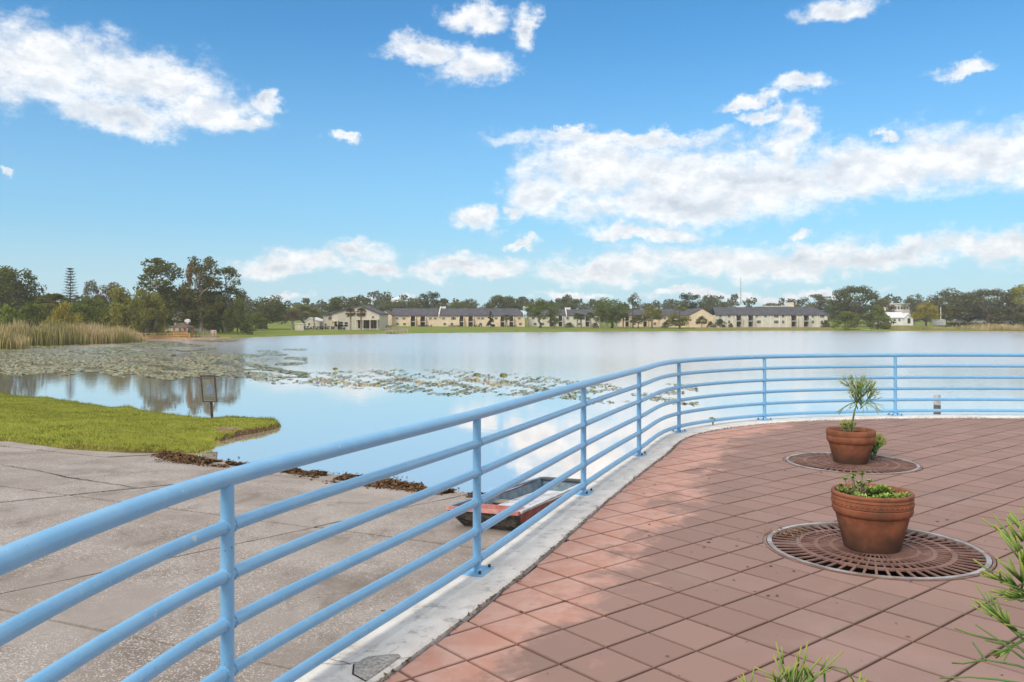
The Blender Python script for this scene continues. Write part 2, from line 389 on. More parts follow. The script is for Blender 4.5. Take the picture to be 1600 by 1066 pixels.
M_PILE = varied('bleached_piling', (.30, .29, .27), (.55, .54, .52), 9)

# ------------------------------------------------------------------ the lake, the ground
LAKE = [(-1,16.3),(3,13.2),(14,12.6),(26,9),(46,0),(95,-18),(185,-15),(262,60),(285,150),(225,214),(160,213),(130,212),(99,217),(68,223),(32,212),(0,198),
        (-21,186),(-32,175),(-39.6,162),(-45,149),(-49,144),(-70,142),(-74,128),(-58,117),(-60,104),(-60,93),(-64,84),(-78,70),(-72,54),(-42,46),(-21.8,35.4),(-13.5,29.9),(-10.2,27.5),(-7.4,27.0),(-6.9,25.6),(-7.9,22.0),(-7.9,20.7)]
LP = np.array(LAKE, float)
def sdist(pts, poly):
    """signed distance to a polygon, positive outside"""
    pts = np.asarray(pts, float); A = poly; B = np.roll(poly, -1, 0)
    best = np.full(len(pts), 1e18); inside = np.zeros(len(pts), bool)
    for (ax, ay), (bx, by) in zip(A, B):
        ex, ey = bx-ax, by-ay; wx, wy = pts[:, 0]-ax, pts[:, 1]-ay
        t = np.clip((wx*ex+wy*ey)/(ex*ex+ey*ey+1e-12), 0, 1)
        best = np.minimum(best, (wx-ex*t)**2+(wy-ey*t)**2)
        c = ((ay > pts[:, 1]) != (by > pts[:, 1])) & (pts[:, 0] < (bx-ax)*(pts[:, 1]-ay)/(by-ay+1e-12)+ax)
        inside ^= c
    d = np.sqrt(best); return np.where(inside, -d, d)
UX, UY = (.935, -.355), (.355, .935)      # across and down the ramp
def ramp_z(x, y): return WZ+.114*((x+1)*-.538+(y-16.3)*-.843)
def ground_arr(x, y):
    s = sdist(np.c_[x, y], LP)
    z = np.where(s > 0, WZ+.25*(1-np.exp(-np.maximum(s, 0)/2))+np.minimum(.009*np.maximum(s, 0), 3), WZ+np.maximum(.35*s, -2.5))
    u = x*UX[0]+y*UX[1]; v = x*UY[0]+y*UY[1]
    near = (u > -28) & (u < 34) & (v > -14) & (v < 24)
    return np.where(near & (s > -3), np.minimum(z, ramp_z(x, y)-.35), z)
def gz(x, y): return float(ground_arr(np.array([x], float), np.array([y], float))[0])
g = np.sinh(np.linspace(-6.3, 6.3, 381)); gx = g*8.0; gy = g*8.0+60
XX, YY = np.meshgrid(gx, gy); zz = ground_arr(XX.ravel(), YY.ravel())
n = len(gx); ii = (np.arange(n-1)[:, None]*n+np.arange(n-1)[None]).ravel()
me = npmesh('ground', np.c_[XX.ravel(), YY.ravel(), zz], np.c_[ii, ii+1, ii+n+1, ii+n], M_LAWN); me.shade_smooth()
tag(mobj('ground', me), kind='structure')
b = MB(); b.add([(-700, -120, WZ), (700, -120, WZ), (700, 420, WZ), (-700, 420, WZ)], [(0, 1, 2, 3)])
tag(b.build('lake', M_WATER), kind='structure')

# ------------------------------------------------------------------ boat ramp of cast slabs
ramp = tag(bpy.data.objects.new('boat_ramp', None), kind='structure'); COL.objects.link(ramp)
us = [-24.1, -19.7, -15.3, -10.9, -6.5, -2.1, 2.3]; vs = [-10, -5.1, -.2, 4.7, 9.6, 14.5, 19.6, 22.5]
for i in range(len(us)-1):
    for j in range(len(vs)-1):
        b = MB(); gp = .026; dz = random.uniform(-.012, .012)
        K = 6; top = []
        corners = []
        def uv(u, v): return (u*UX[0]+v*UY[0], u*UX[1]+v*UY[1])
        ring = []
        for (ua, va, ub, vb) in ((0,0,1,0), (1,0,1,1), (1,1,0,1), (0,1,0,0)):
            for k in range(K):
                f = k/K; uu = ua+(ub-ua)*f; vv = va+(vb-va)*f
                u = us[i]+gp+(us[i+1]-us[i]-2*gp)*uu+random.uniform(-.014, .014); v = vs[j]+gp+(vs[j+1]-vs[j]-2*gp)*vv+random.uniform(-.014, .014)
                x, y = uv(u, v); ring.append((x, y))
        N = len(ring)
        b.add([(x, y, ramp_z(x, y)+dz) for x, y in ring]+[(x, y, ramp_z(x, y)-.3) for x, y in ring],
              [tuple(range(N))]+[(k, k+N, (k+1) % N+N, (k+1) % N) for k in range(N)])
        b.build('concrete_slab', M_RAMP, ramp)
b = MB()
b.slab([uv(-24.3, -10.2), uv(3, -10.2), uv(3, 22.8), uv(-24.3, 22.8)], -6, -5.9)
q = [uv(-24.3, -10.2), uv(3, -10.2), uv(3, 22.8), uv(-24.3, 22.8)]
b = MB(); b.add([(x, y, ramp_z(x, y)-.06) for x, y in q], [(0, 1, 2, 3)]); b.build('joint_bed', M_JOINT, ramp)
# wandering cracks: thin dark wedges lying on the slabs
def ramp_pt(x, y):
    u = (x-800)/F; v = (y-YH)/F; c = WZ+.114*(13.741-.538)
    D = (CZ-c)/(v+.114*(-.538*u-.843)); return u*D, D
for pts, wd in (([(0, 727), (60, 737), (110, 748), (166, 756), (240, 768)], .035), ([(200, 690), (120, 700), (40, 712)], .02), ([(430, 800), (520, 786), (600, 790)], .015), ([(440, 960), (500, 935), (560, 925)], .015)):
    g_ = [ramp_pt(*p) for p in pts]; L = []
    for (ax, ay), (bx, by) in zip(g_, g_[1:]):
        for k in range(7): L.append((ax+(bx-ax)*k/7+random.uniform(-.03, .03), ay+(by-ay)*k/7+random.uniform(-.03, .03)))
    b = MB(); vv = []
    for k, (x, y) in enumerate(L):
        h = wd*random.uniform(.25, .6)*(1-abs(2*k/len(L)-1)*.6)
        vv += [(x-h*.3, y-h, ramp_z(x, y)+.017), (x+h*.3, y+h, ramp_z(x, y)+.017)]
    b.add(vv, [(2*k, 2*k+2, 2*k+3, 2*k+1) for k in range(len(L)-1)]); b.build('crack', M_JOINT, ramp)

# ------------------------------------------------------------------ raised deck: kerb, pavers, quay wall
RP = [(3.2, -3.6), (1.5, -3.0), (.1, -2.1), (-.85, -.75), (-1.22, .75), (-1.31, 1.5), (-1.30, 2.12), (-1.24, 2.63), (-1.10, 3.24), (-.225, 5.38), (.665, 7.80), (1.51, 9.97), (2.39, 12.0),
      (4.03, 13.38), (6.40, 14.0), (8.8, 14.0), (11.25, 13.55), (13.4, 12.3), (15.0, 10.4), (15.9, 8.1), (16.1, 5.5), (15.6, 3)]
POSTS = [(-.85, -.75), (-1.30, 1.2), (-1.10, 3.24), (-.225, 5.38), (.665, 7.80), (1.51, 9.97), (2.39, 12.0), (4.03, 13.38), (6.40, 14.0), (8.8, 14.0), (11.25, 13.55), (13.4, 12.3), (15.0, 10.4)]
def catmull(P, k):
    P = [Vector((*p, 0)) for p in P]; out = []
    for i in range(len(P)-1):
        a = P[max(i-1, 0)]; b_ = P[i]; c = P[i+1]; d = P[min(i+2, len(P)-1)]
        t0 = 0; t1 = max((b_-a).length, .01)**.5; t2 = t1+(c-b_).length**.5; t3 = t2+max((d-c).length, .01)**.5
        for j in range(k):
            t = t1+(t2-t1)*j/k
            if i == 0: out.append(b_.lerp(c, j/k)); continue
            if i == len(P)-2: out.append(b_.lerp(c, j/k)); continue
            A1 = a*((t1-t)/(t1-t0))+b_*((t-t0)/(t1-t0)); A2 = b_*((t2-t)/(t2-t1))+c*((t-t1)/(t2-t1)); A3 = c*((t3-t)/(t3-t2))+d*((t-t2)/(t3-t2))
            B1 = A1*((t2-t)/(t2-t0))+A2*((t-t0)/(t2-t0)); B2 = A2*((t3-t)/(t3-t1))+A3*((t-t1)/(t3-t1))
            out.append(B1*((t2-t)/(t2-t1))+B2*((t-t1)/(t2-t1)))
    return out+[P[-1]]
PATH = catmull(RP, 10)
def offset(path, d):
    out = []
    for i, p in enumerate(path):
        t = (path[min(i+1, len(path)-1)]-path[max(i-1, 0)]).normalized()
        out.append(Vector((p.x+t.y*d, p.y-t.x*d, 0)))     # positive = towards the deck
    return out
OUT, INN = offset(PATH, -.11), offset(PATH, .265)
random.seed(5)
# kerb cast in lengths, with fine joints
cuts = list(range(0, len(PATH), 26))+[len(PATH)-1]
for a, c in zip(cuts, cuts[1:]):
    if c-a < 2: continue
    b = MB(); vv = []; ff = []
    for i in range(a, c+1):
        o, q = OUT[i], INN[i]
        if i == a and a: o = o.lerp(OUT[i+1], .02); q = q.lerp(INN[i+1], .02)
        jit = random.uniform(-.006, .006)
        q = q+(q-o)*jit
        t = .012
        e1 = o.lerp(q, .04); e2 = o.lerp(q, .96)
        vv += [(o.x, o.y, -.25), (o.x, o.y, .022-t), (e1.x, e1.y, .022), (e2.x, e2.y, .022), (q.x, q.y, .022-t), (q.x, q.y, -.25)]
    m_ = c-a+1
    for i in range(m_-1):
        for k in range(5): ff.append((i*6+k, (i+1)*6+k, (i+1)*6+k+1, i*6+k+1))
    ff += [(5, 4, 3, 2, 1, 0), tuple((m_-1)*6+k for k in range(6))]
    b.add(vv, ff); tag(b.build('curb', M_CURB), kind='structure')
b = MB(); vv = []; ff = []
IN2 = offset(PATH, .0); OW = offset(PATH, -.095)
for o in OW: vv += [(o.x, o.y, -.24), (o.x, o.y, -4.2)]
ff = [(2*i, 2*i+1, 2*i+3, 2*i+2) for i in range(len(OW)-1)]
b.add(vv, ff); tag(b.build('quay_wall', M_WALL), kind='structure')

GR = [((2.60, 6.02), .76), ((3.87, 9.57), .735)]          # tree grates: centre, radius
def in_frame(x, y):
    if y < 3.1: return False
    u = F*x/y+800; v = YH+F*CZ/y
    return -40 < u < 1640 and v < 1110
plaza = tag(bpy.data.objects.new('plaza', None), kind='structure'); COL.objects.link(plaza)
# bed of dark jointing sand under the pavers, with round holes at the grates
import bmesh
bm = bmesh.new(); loops = []
bed = [(p.x, p.y) for p in offset(PATH, .2)]
loops.append(bed)
for (c, r) in GR: loops.append([(c[0]+r*math.cos(2*math.pi*k/64), c[1]+r*math.sin(2*math.pi*k/64)) for k in range(64)])
ed = []
for L in loops:
    vs_ = [bm.verts.new((x, y, -.024)) for x, y in L]
    for i in range(len(vs_)): ed.append(bm.edges.new((vs_[i], vs_[(i+1) % len(vs_)])))
bmesh.ops.triangle_fill(bm, edges=ed, use_beauty=True)
me = bpy.data.meshes.new('joint_bed'); bm.to_mesh(me); bm.free(); me.materials.append(M_JOINT); mobj('joint_bed', me, plaza)
def clip(poly, px_, py_, nx, ny):
    out = []
    for i in range(len(poly)):
        a, c = poly[i], poly[(i+1) % len(poly)]
        da = (a[0]-px_)*nx+(a[1]-py_)*ny; dc = (c[0]-px_)*nx+(c[1]-py_)*ny
        if da >= 0: out.append(a)
        if (da >= 0) != (dc >= 0):
            t = da/(da-dc); out.append((a[0]+(c[0]-a[0])*t, a[1]+(c[1]-a[1])*t))
    return out
EDGE = offset(PATH, .285); EA = np.array([(p.x, p.y) for p in EDGE])
ca, sa = math.cos(TH), math.sin(TH)
def gridpt(a, c): return (TX+TS*(c*ca-a*sa), TY+TS*(-c*sa-a*ca))
def paver_mesh(poly, cx, cy):
    n = len(poly); zc = -.03
    def inset(d):
        out = []
        for i in range(n):
            p0, p1, p2 = Vector(poly[i-1]), Vector(poly[i]), Vector(poly[(i+1) % n])
            c = Vector((cx, cy)); dirn = (c-p1)
            out.append(tuple(p1+dirn.normalized()*d) if dirn.length > d else tuple(p1))
        return out
    tp = inset(.006)
    me = bpy.data.meshes.new('paver')
    me.from_pydata([(x-cx, y-cy, zc) for x, y in poly]+[(x-cx, y-cy, -.003) for x, y in poly]+[(x-cx, y-cy, 0) for x, y in tp], [],
                   [(i, (i+1) % n, (i+1) % n+n, i+n) for i in range(n)]+[(i+n, (i+1) % n+n, (i+1) % n+2*n, i+2*n) for i in range(n)]+[tuple(range(2*n, 3*n))])
    me.update(); me.materials.append(M_PAVER); return me
tiles = []; full_mesh = None
gap = .006
for a in range(-70, 60):
    for c in range(-50, 70):
        cx, cy = gridpt(a+.5, c+.5)
        if not (-2.5 < cx < 17 and -4 < cy < 15): continue
        h = TS/2-gap
        poly = [(cx+sx*h*ca-sy*h*sa, cy-sx*h*sa-sy*h*ca) for sx, sy in ((-1,-1), (1,-1), (1,1), (-1,1))]
        dd = (EA[:, 0]-cx)**2+(EA[:, 1]-cy)**2; k = int(dd.argmin())
        cut = False
        if k in (0, len(EA)-1): continue
        t = EDGE[k+1]-EDGE[k-1]; nx, ny = t.y, -t.x; L = math.hypot(nx, ny); nx /= L; ny /= L
        if (cx-EA[k, 0])*nx+(cy-EA[k, 1])*ny < -.3: continue
        if dd[k] < .12:
            for kk in (k-2, k, k+2):
                kk = min(max(kk, 1), len(EA)-2)
                t = EDGE[kk+1]-EDGE[kk-1]; nx, ny = t.y, -t.x; L = math.hypot(nx, ny)
                p2 = clip(poly, EA[kk, 0], EA[kk, 1], nx/L, ny/L)
                if p2 != poly: cut = True; poly = p2
                if len(poly) < 3: break
            if len(poly) < 3: continue
        for (gc, gr) in GR:
            g2 = gr+.006
            if math.hypot(cx-gc[0], cy-gc[1]) < gr+TS:
                dense = []
                for i in range(len(poly)):
                    p, q = poly[i], poly[(i+1) % len(poly)]
                    for s_ in range(10): dense.append((p[0]+(q[0]-p[0])*s_/10, p[1]+(q[1]-p[1])*s_/10))
                ins = [math.hypot(x-gc[0], y-gc[1]) < g2 for x, y in dense]
                if all(ins): poly = []; break
                if any(ins):
                    cut = True; pl = []
                    for (x, y), f_ in zip(dense, ins):
                        if f_:
                            r_ = math.hypot(x-gc[0], y-gc[1])+1e-9; x = gc[0]+(x-gc[0])*g2/r_; y = gc[1]+(y-gc[1])*g2/r_
                        if not pl or math.hypot(x-pl[-1][0], y-pl[-1][1]) > .004: pl.append((x, y))
                    poly = pl
        if len(poly) < 3: continue
        ar = abs(sum(poly[i][0]*poly[(i+1) % len(poly)][1]-poly[(i+1) % len(poly)][0]*poly[i][1] for i in range(len(poly))))/2
        if ar < .0012: continue
        tiles.append((cx, cy, poly, cut))
tiles.sort(key=lambda t: (not in_frame(t[0], t[1]), t[0]**2+t[1]**2))
field = MB()
for i, (cx, cy, poly, cut) in enumerate(tiles):
    dz = random.uniform(-.0022, .0015)
    if i < 300:
        if cut: me = paver_mesh(poly, cx, cy)
        else:
            if full_mesh is None: full_mesh = paver_mesh(poly, cx, cy)
            me = full_mesh
        o = mobj('paver', me, plaza); o.location = (cx, cy, dz)
        if not cut: o.rotation_euler = (random.uniform(-.004, .004), random.uniform(-.004, .004), 0)
    else:
        me = paver_mesh(poly, cx, cy)
        field.add([(v.co.x+cx, v.co.y+cy, v.co.z+dz) for v in me.vertices], [tuple(p.vertices) for p in me.polygons])
        bpy.data.meshes.remove(me)
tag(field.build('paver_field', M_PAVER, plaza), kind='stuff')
# broken lump of the kerb in the foreground
k = min(range(len(INN)), key=lambda i: (INN[i].x+.72)**2+(INN[i].y-4.05)**2)
c0 = OUT[k].lerp(INN[k], .72)
def rock(cx, cy, cz, rx, ry, rz, seed, flat=.6):
    r_ = random.Random(seed); b = MB(); K = 9; rows = 4; vv = []
    for i in range(rows):
        f = i/(rows-1); rr = [1, 1.02, .86, .55][i]
        for j in range(K):
            a = 2*math.pi*j/K; q = rr*r_.uniform(.82, 1.15)
            vv.append((cx+rx*q*math.cos(a), cy+ry*q*math.sin(a), cz+rz*[0, .45, .85, 1][i]+r_.uniform(-.15, .15)*rz*(i > 0)))
    ff = [(i*K+j, i*K+(j+1) % K, (i+1)*K+(j+1) % K, (i+1)*K+j) for i in range(rows-1) for j in range(K)]+[tuple((rows-1)*K+j for j in range(K))]
    b.add(vv, ff); return b
tn = (PATH[k+1]-PATH[k-1]).normalized(); nn = Vector((tn.y, -tn.x, 0))
def kp(a, d, z): v = c0+tn*a+nn*d; return (v.x, v.y, z)
shape = [(-.16, .075), (-.12, -.02), (-.03, -.075), (.06, -.06), (.115, -.005), (.15, .055), (.13, .078), (-.02, .079)]
b = MB(); b.add([kp(a*1.04-.003, d*1.05-.003, .0238) for a, d in shape], [tuple(range(8))]); tag(b.build('curb_break', M_JOINT), kind='structure')
b = MB(); n8 = len(shape); random.seed(31)
b.add([kp(a, d, .0239) for a, d in shape]+[kp(a*.985, d*.97, .026+random.uniform(0, .007)) for a, d in shape]+[kp(.02, .01, .030)],
      [(i, (i+1) % n8, (i+1) % n8+n8, i+n8) for i in range(n8)]+[(i+n8, (i+1) % n8+n8, 2*n8) for i in range(n8)])
tag(b.build('concrete_chunk', varied('broken_concrete', (.30, .275, .25), (.58, .545, .51), 55, bump=(70, 1, .02))), 'broken rough lump of concrete in the cracked kerb corner', 'concrete lump')
for j in range(4):
    b = MB(); p = Vector((c0.x-.1+.05*j, c0.y+.02*j, 0)); an = [2.8, 3.6, .5, 5.9][j]; vv = []
    for k2 in range(9):
        h = .0022*(1-k2/9)+.0006; vv += [(p.x, p.y-h, .0255), (p.x, p.y+h, .0255)]; an += random.uniform(-.5, .5); p = p+Vector((math.cos(an), math.sin(an), 0))*.03
    b.add(vv, [(2*q_, 2*q_+2, 2*q_+3, 2*q_+1) for q_ in range(8)]); tag(b.build('curb_crack', M_JOINT), kind='structure')
# leaf litter and grit in the joint between kerb and pavers
V = []; Fc = []; A = []
LIT = offset(PATH, .275)
for i in range(2600):
    k = random.randrange(62, 160); p = LIT[k].lerp(LIT[k+1], random.random()) if k+1 < len(LIT) else LIT[k]
    j = random.gauss(0, .010); s_ = random.uniform(.003, .011)*(1.3 if k < 95 else 1)
    x = p.x+j+random.uniform(-.01, .01); y = p.y+j; a = random.uniform(0, 6.28); z = .004+random.uniform(0, .012); o = len(V)
    for q_ in range(3): V.append((x+s_*math.cos(a+q_*2.1), y+s_*math.sin(a+q_*2.1), z+random.uniform(-.004, .008)))
    Fc.append((o, o+1, o+2)); A += [random.random()]*3
tag(mobj('leaf_litter', npmesh('leaf_litter', V, Fc, M_LITTER, A)), 'brown leaf litter and grit in the joint along the kerb', 'litter', kind='stuff')

V = []; Fc = []; A = []; random.seed(77)
for i in range(420):                                                          # dropped leaf bits and grit on the pavers
    y = random.uniform(3.4, 13); x = random.uniform(-.6+.38*(y-5.4), .62*y+.3)
    if any(math.hypot(x-g_[0][0], y-g_[0][1]) < g_[1] for g_ in GR): continue
    s_ = random.choice((.003, .004, .005, .008, .013)); a = random.uniform(0, 6.28); o = len(V)
    for q_ in range(4): V.append((x+s_*math.cos(a+q_*1.57)*(1.5 if q_ % 2 else .8), y+s_*math.sin(a+q_*1.57), .003+random.uniform(0, .004)))
    Fc.append((o, o+1, o+2, o+3)); A += [random.random()]*4
tag(mobj('leaf_bits', npmesh('leaf_bits', V, Fc, M_LITTER, A)), 'scattered leaf bits and grit lying on the pavers', 'litter', kind='stuff')

# ------------------------------------------------------------------ blue pipe railing
rail = thing('pipe_railing', 'pale blue painted pipe railing curving round the paved deck', 'railing', (-.23, 5.45, .022))
def raised(z): return [(p.x, p.y, z) for p in PATH]
b = MB(); b.tube(raised(1.032), .0345, 20); b.build('top_rail', M_BLUE, rail, smooth='auto')
for z in (.098, .284, .470, .657, .845):
    b = MB(); b.tube(raised(z), .0262, 14); b.build('rail', M_BLUE, rail, smooth='auto')
for (x, y) in POSTS:
    k = min(range(len(PATH)), key=lambda i: (PATH[i].x-x)**2+(PATH[i].y-y)**2)
    t = (PATH[min(k+1, len(PATH)-1)]-PATH[max(k-1, 0)]).normalized(); nrm = Vector((t.y, -t.x, 0)); c = Vector((x, y, 0)) if k == 0 else PATH[k]
    b = MB(); b.tube([(c.x, c.y, .022), (c.x, c.y, 1.02)], .0268, 18); post = b.build('post', M_BLUE, rail, smooth='auto')
    def q(a, d): v = c+t*a+nrm*d; return (v.x, v.y)
    b = MB(); b.slab([q(-.1, -.075), q(.1, -.075), q(.1, .075), q(-.1, .075)], .0225, .036)
    b.tube([(c.x, c.y, .036), (c.x, c.y, .050)], [.038, .029], 18); b.build('base_plate', M_BLUE, post)
    for sa_, sb in ((-1, -1), (1, -1), (1, 1), (-1, 1)):
        p = q(sa_*.078, sb*.054); b = MB(); b.tube([(*p, .034), (*p, .053)], .010, 6); b.build('bolt', M_DARKFRAME, post)
    for z in (.098, .284, .470, .657, .845):                                  # weld beads round the joints
        for s_ in (-1, 1):
            b = MB(); L = []
            for k2 in range(13):
                a = 2*math.pi*k2/12; q2 = c+t*s_*(.0255+.0012*random.random())+nrm*(.0275*math.cos(a)); L.append((q2.x, q2.y, z+.0275*math.sin(a)))
            b.tube(L, .0042, 5); b.build('weld', M_BLUE, post)

# ------------------------------------------------------------------ tree grates
def ring(b, c, r0, r1, z0, z1, a0=0, a1=2*math.pi, K=64):
    vv = []
    for k in range(K+1):
        a = a0+(a1-a0)*k/K; cs, sn = math.cos(a), math.sin(a)
        vv += [(c[0]+r0*cs, c[1]+r0*sn, z0), (c[0]+r1*cs, c[1]+r1*sn, z0), (c[0]+r1*cs, c[1]+r1*sn, z1), (c[0]+r0*cs, c[1]+r0*sn, z1)]
    ff = []
    for k in range(K):
        for q_ in range(4): ff.append((k*4+q_, k*4+(q_+1) % 4, (k+1)*4+(q_+1) % 4, (k+1)*4+q_))
    ff += [(3, 2, 1, 0), tuple(K*4+q_ for q_ in range(4))]
    b.add(vv, ff)
def grate(c, r, rot, label):
    t = thing('tree_grate', label, 'tree grate', (c[0], c[1], 0), 'round tree grates in the paving')
    b = MB(); ring(b, c, r*.975, r, -.05, .003); b.build('outer_frame', M_RUST, t)
    for h in (0, 1):
        a0 = rot+math.pi*h+.006; a1 = a0+math.pi-.012; b = MB()
        e = MB(); ring(e, c, r*.925, r*.968, -.03, .006, a0, a1, 40)
        for (q0, q1) in ((.655, .70), (.50, .54), (.365, .40), (.20, .235)): ring(b, c, r*q0, r*q1, -.012, .002, a0, a1, 40)
        NB = 27
        for k in range(NB+1):
            a = a0+(a1-a0)*k/NB; wd = .0078 if 0 < k < NB else .008
            if k == 0: off_ = wd
            elif k == NB: off_ = -wd
            else: off_ = 0
            for (q0, q1, sc) in ((.69, .935, 1), (.53, .665, .8), (.39, .51, .68), (.225, .375, .5)):
                dx, dy = math.cos(a), math.sin(a); nx, ny = -dy, dx; w_ = wd*sc; ox, oy = nx*off_, ny*off_
                b.slab([(c[0]+dx*r*q0-nx*w_+ox, c[1]+dy*r*q0-ny*w_+oy), (c[0]+dx*r*q1-nx*w_+ox, c[1]+dy*r*q1-ny*w_+oy), (c[0]+dx*r*q1+nx*w_+ox, c[1]+dy*r*q1+ny*w_+oy), (c[0]+dx*r*q0+nx*w_+ox, c[1]+dy*r*q0+ny*w_+oy)], -.008, .0005)
        gh = b.build('grate_half', M_RUST, t); e.build('rim_edge', M_STEEL, gh)
    b = MB(); b.lathe([(r*.974, -.002), (r*.974, -.42), (.001, -.40)], (*c, 0), 40)
    b.f = b.f[:-2]; b.build('pit', M_PIT, t)
grate(*GR[0], 2.93, 'round rusty tree grate under the near terracotta pot')
grate(*GR[1], 2.93, 'round rusty tree grate under the farther terracotta pot')

# ------------------------------------------------------------------ terracotta pots
def pot(c, rt, h, label, carved):
    t = thing('terracotta_pot', label, 'flower pot', (*c, .003), 'terracotta pots on the deck')
    z0 = .003; hr = h*.60; rb = rt*.70
    prof = [(rb*.96, 0), (rb, .012), (rt*.905, hr), (rt*.945, hr+.008), (rt*.985, hr+.03)]
    if carved: prof += [(rt*.985, h*.74), (rt*.965, h*.755), (rt*.992, h*.77), (rt*.992, h*.86), (rt*.975, h*.87), (rt*1.0, h*.885), (rt*.985, h*.93), (rt*1.005, h*.945)]
    else: prof += [(rt*1.0, h*.80), (rt*.985, h*.82), (rt*1.0, h*.84)]
    prof += [(rt*1.01, h*.975), (rt*.99, h), (rt*.93, h), (rt*.905, h*.975), (rt*.88, h*.86)]
    b = MB(); b.lathe(prof, (*c, z0), 64); b.f.pop(); b.build('pot_body', M_TERRA, t, smooth='auto')
    if carved:
        b = MB()
        for k in range(46):                                                   # row of pressed chevrons round the collar
            a = 2*math.pi*k/46; r_ = rt*.995
            for s_ in (-1, 1):
                p0 = (c[0]+r_*math.cos(a), c[1]+r_*math.sin(a), z0+h*.835); a2 = a+s_*.055
                p1 = (c[0]+r_*math.cos(a2), c[1]+r_*math.sin(a2), z0+h*.80); b.tube([p0, p1], .0042, 5)
        b.build('chevron_band', M_TERRA, t)
    b = MB(); K = 36; vv = [(c[0], c[1], z0+h*.90)]
    for rr in (.35, .65, .885):
        for j in range(K): a = 2*math.pi*j/K; vv.append((c[0]+rt*rr*math.cos(a), c[1]+rt*rr*math.sin(a), z0+h*.885+random.uniform(-.008, .008)))
    ff = [(0, 1+j, 1+(j+1) % K) for j in range(K)]+[(1+i*K+j, 1+(i+1)*K+j, 1+(i+1)*K+(j+1) % K, 1+i*K+(j+1) % K) for i in range(2) for j in range(K)]
    b.add(vv, ff); b.build('soil', M_SOIL, t)
    return z0+h*.89
PN = (2.59, 6.03); PF = (3.87, 9.58)
zs1 = pot(PN, .276, .405, 'larger weathered terracotta pot with carved collar holding low succulents', True)
zs2 = pot(PF, .264, .375, 'plain banded terracotta pot holding a thin pencil plant', False)

# ------------------------------------------------------------------ plants
class Sticks:
    """jointed green stems with one tint value for each vertex"""
    def __init__(s): s.b = MB(); s.a = []
    def seg(s, path, rad, v0, v1, k=6):
        o = len(s.b.v); s.b.tube(path, rad, k); n = len(path)
        for i in range(n): s.a += [v0+(v1-v0)*i/(n-1)]*k
    def grow(s, p, d, L, r, lvl, maxl, spread, rnd, up=.3):
        q = p+d*L; mid = p+d*L*.5+Vector((rnd.uniform(-1, 1), rnd.uniform(-1, 1), rnd.uniform(-.5, .5)))*L*.05
        f = lvl/maxl; s.seg([p, mid, q], [r, r*.95, r*.88], .1+.7*f, .15+.85*(lvl+1)/(maxl+1)*1.0)
        if lvl >= maxl: return
        for i in range(rnd.choice((2, 2, 3) if lvl else (3, 4))):
            ax = Vector((rnd.uniform(-1, 1), rnd.uniform(-1, 1), rnd.uniform(-1, 1))).cross(d).normalized()
            nd = (d+ax*rnd.uniform(.35, 1)*spread+Vector((0, 0, up*.4))).normalized()
            s.grow(q, nd, L*rnd.uniform(.68, 1.0), r*.82, lvl+1, maxl, spread, rnd, up)
    def obj(s, name, mt, parent=None):
        o = s.b.build(name, mt, parent, smooth=True); a = o.data.attributes.new('v', 'FLOAT', 'POINT'); a.data.foreach_set('value', np.array(s.a, np.float32)); return o
# pencil plant in the far pot: bare curved stem, fine head, young shoots at its foot
rn = random.Random(11); base = Vector((PF[0], PF[1], zs2))
t = thing('pencil_plant', 'spindly green pencil plant with tufted head in the farther pot', 'plant', base)
st = Sticks(); st.seg([base+Vector((.0, 0, -.01)), base+Vector((.02, 0, .12)), base+Vector((.05, .01, .26)), base+Vector((.10, 0, .40))], [.013, .012, .010, .009], .0, .15, 8); st.obj('stem', M_STICK, t)
st = Sticks(); top = base+Vector((.10, 0, .40))
for i in range(19):
    a = rn.uniform(0, 6.28); d = Vector((.15+math.cos(a)*.5, math.sin(a)*.5, rn.uniform(.1, 1.1))).normalized()
    st.grow(top+Vector((rn.uniform(-.03, .03), 0, rn.uniform(-.14, .05))), d, .082, .0042, 0, 3, .62, rn, .55)
for i in range(7):
    a = rn.uniform(0, 6.28); d = Vector((math.cos(a), math.sin(a), rn.uniform(-.35, .1))).normalized()
    st.grow(top+Vector((0, 0, -.04)), d, .10, .0036, 1, 3, .6, rn, -.35)
st.obj('crown', M_STICK, t)
st = Sticks()
for i in range(9):
    a = rn.uniform(0, 6.28); d = Vector((math.cos(a)*.45, math.sin(a)*.45, 1)).normalized()
    st.grow(base+Vector((rn.uniform(-.10, .08), rn.uniform(-.05, .05), -.005)), d, .06, .006, 0, 2, .45, rn, .3)
tag(st.obj('young_shoots', M_STICK, t), kind='stuff')
# a second pencil plant growing out of the grate beside the pot
b2 = Vector((4.17, 9.80, .0)); t = thing('pencil_plant', 'small pencil plant growing through the grate behind the farther pot', 'plant', b2)
st = Sticks()
for i in range(9):
    a = rn.uniform(-1.2, 1.6); d = Vector((math.cos(a)*.6, math.sin(a)*.3, 1)).normalized()
    st.grow(b2+Vector((rn.uniform(-.05, .05), rn.uniform(-.05, .05), -.01)), d, .095, .0062, 0, 3, .5, rn, .25)
st.obj('stems', M_STICK, t)
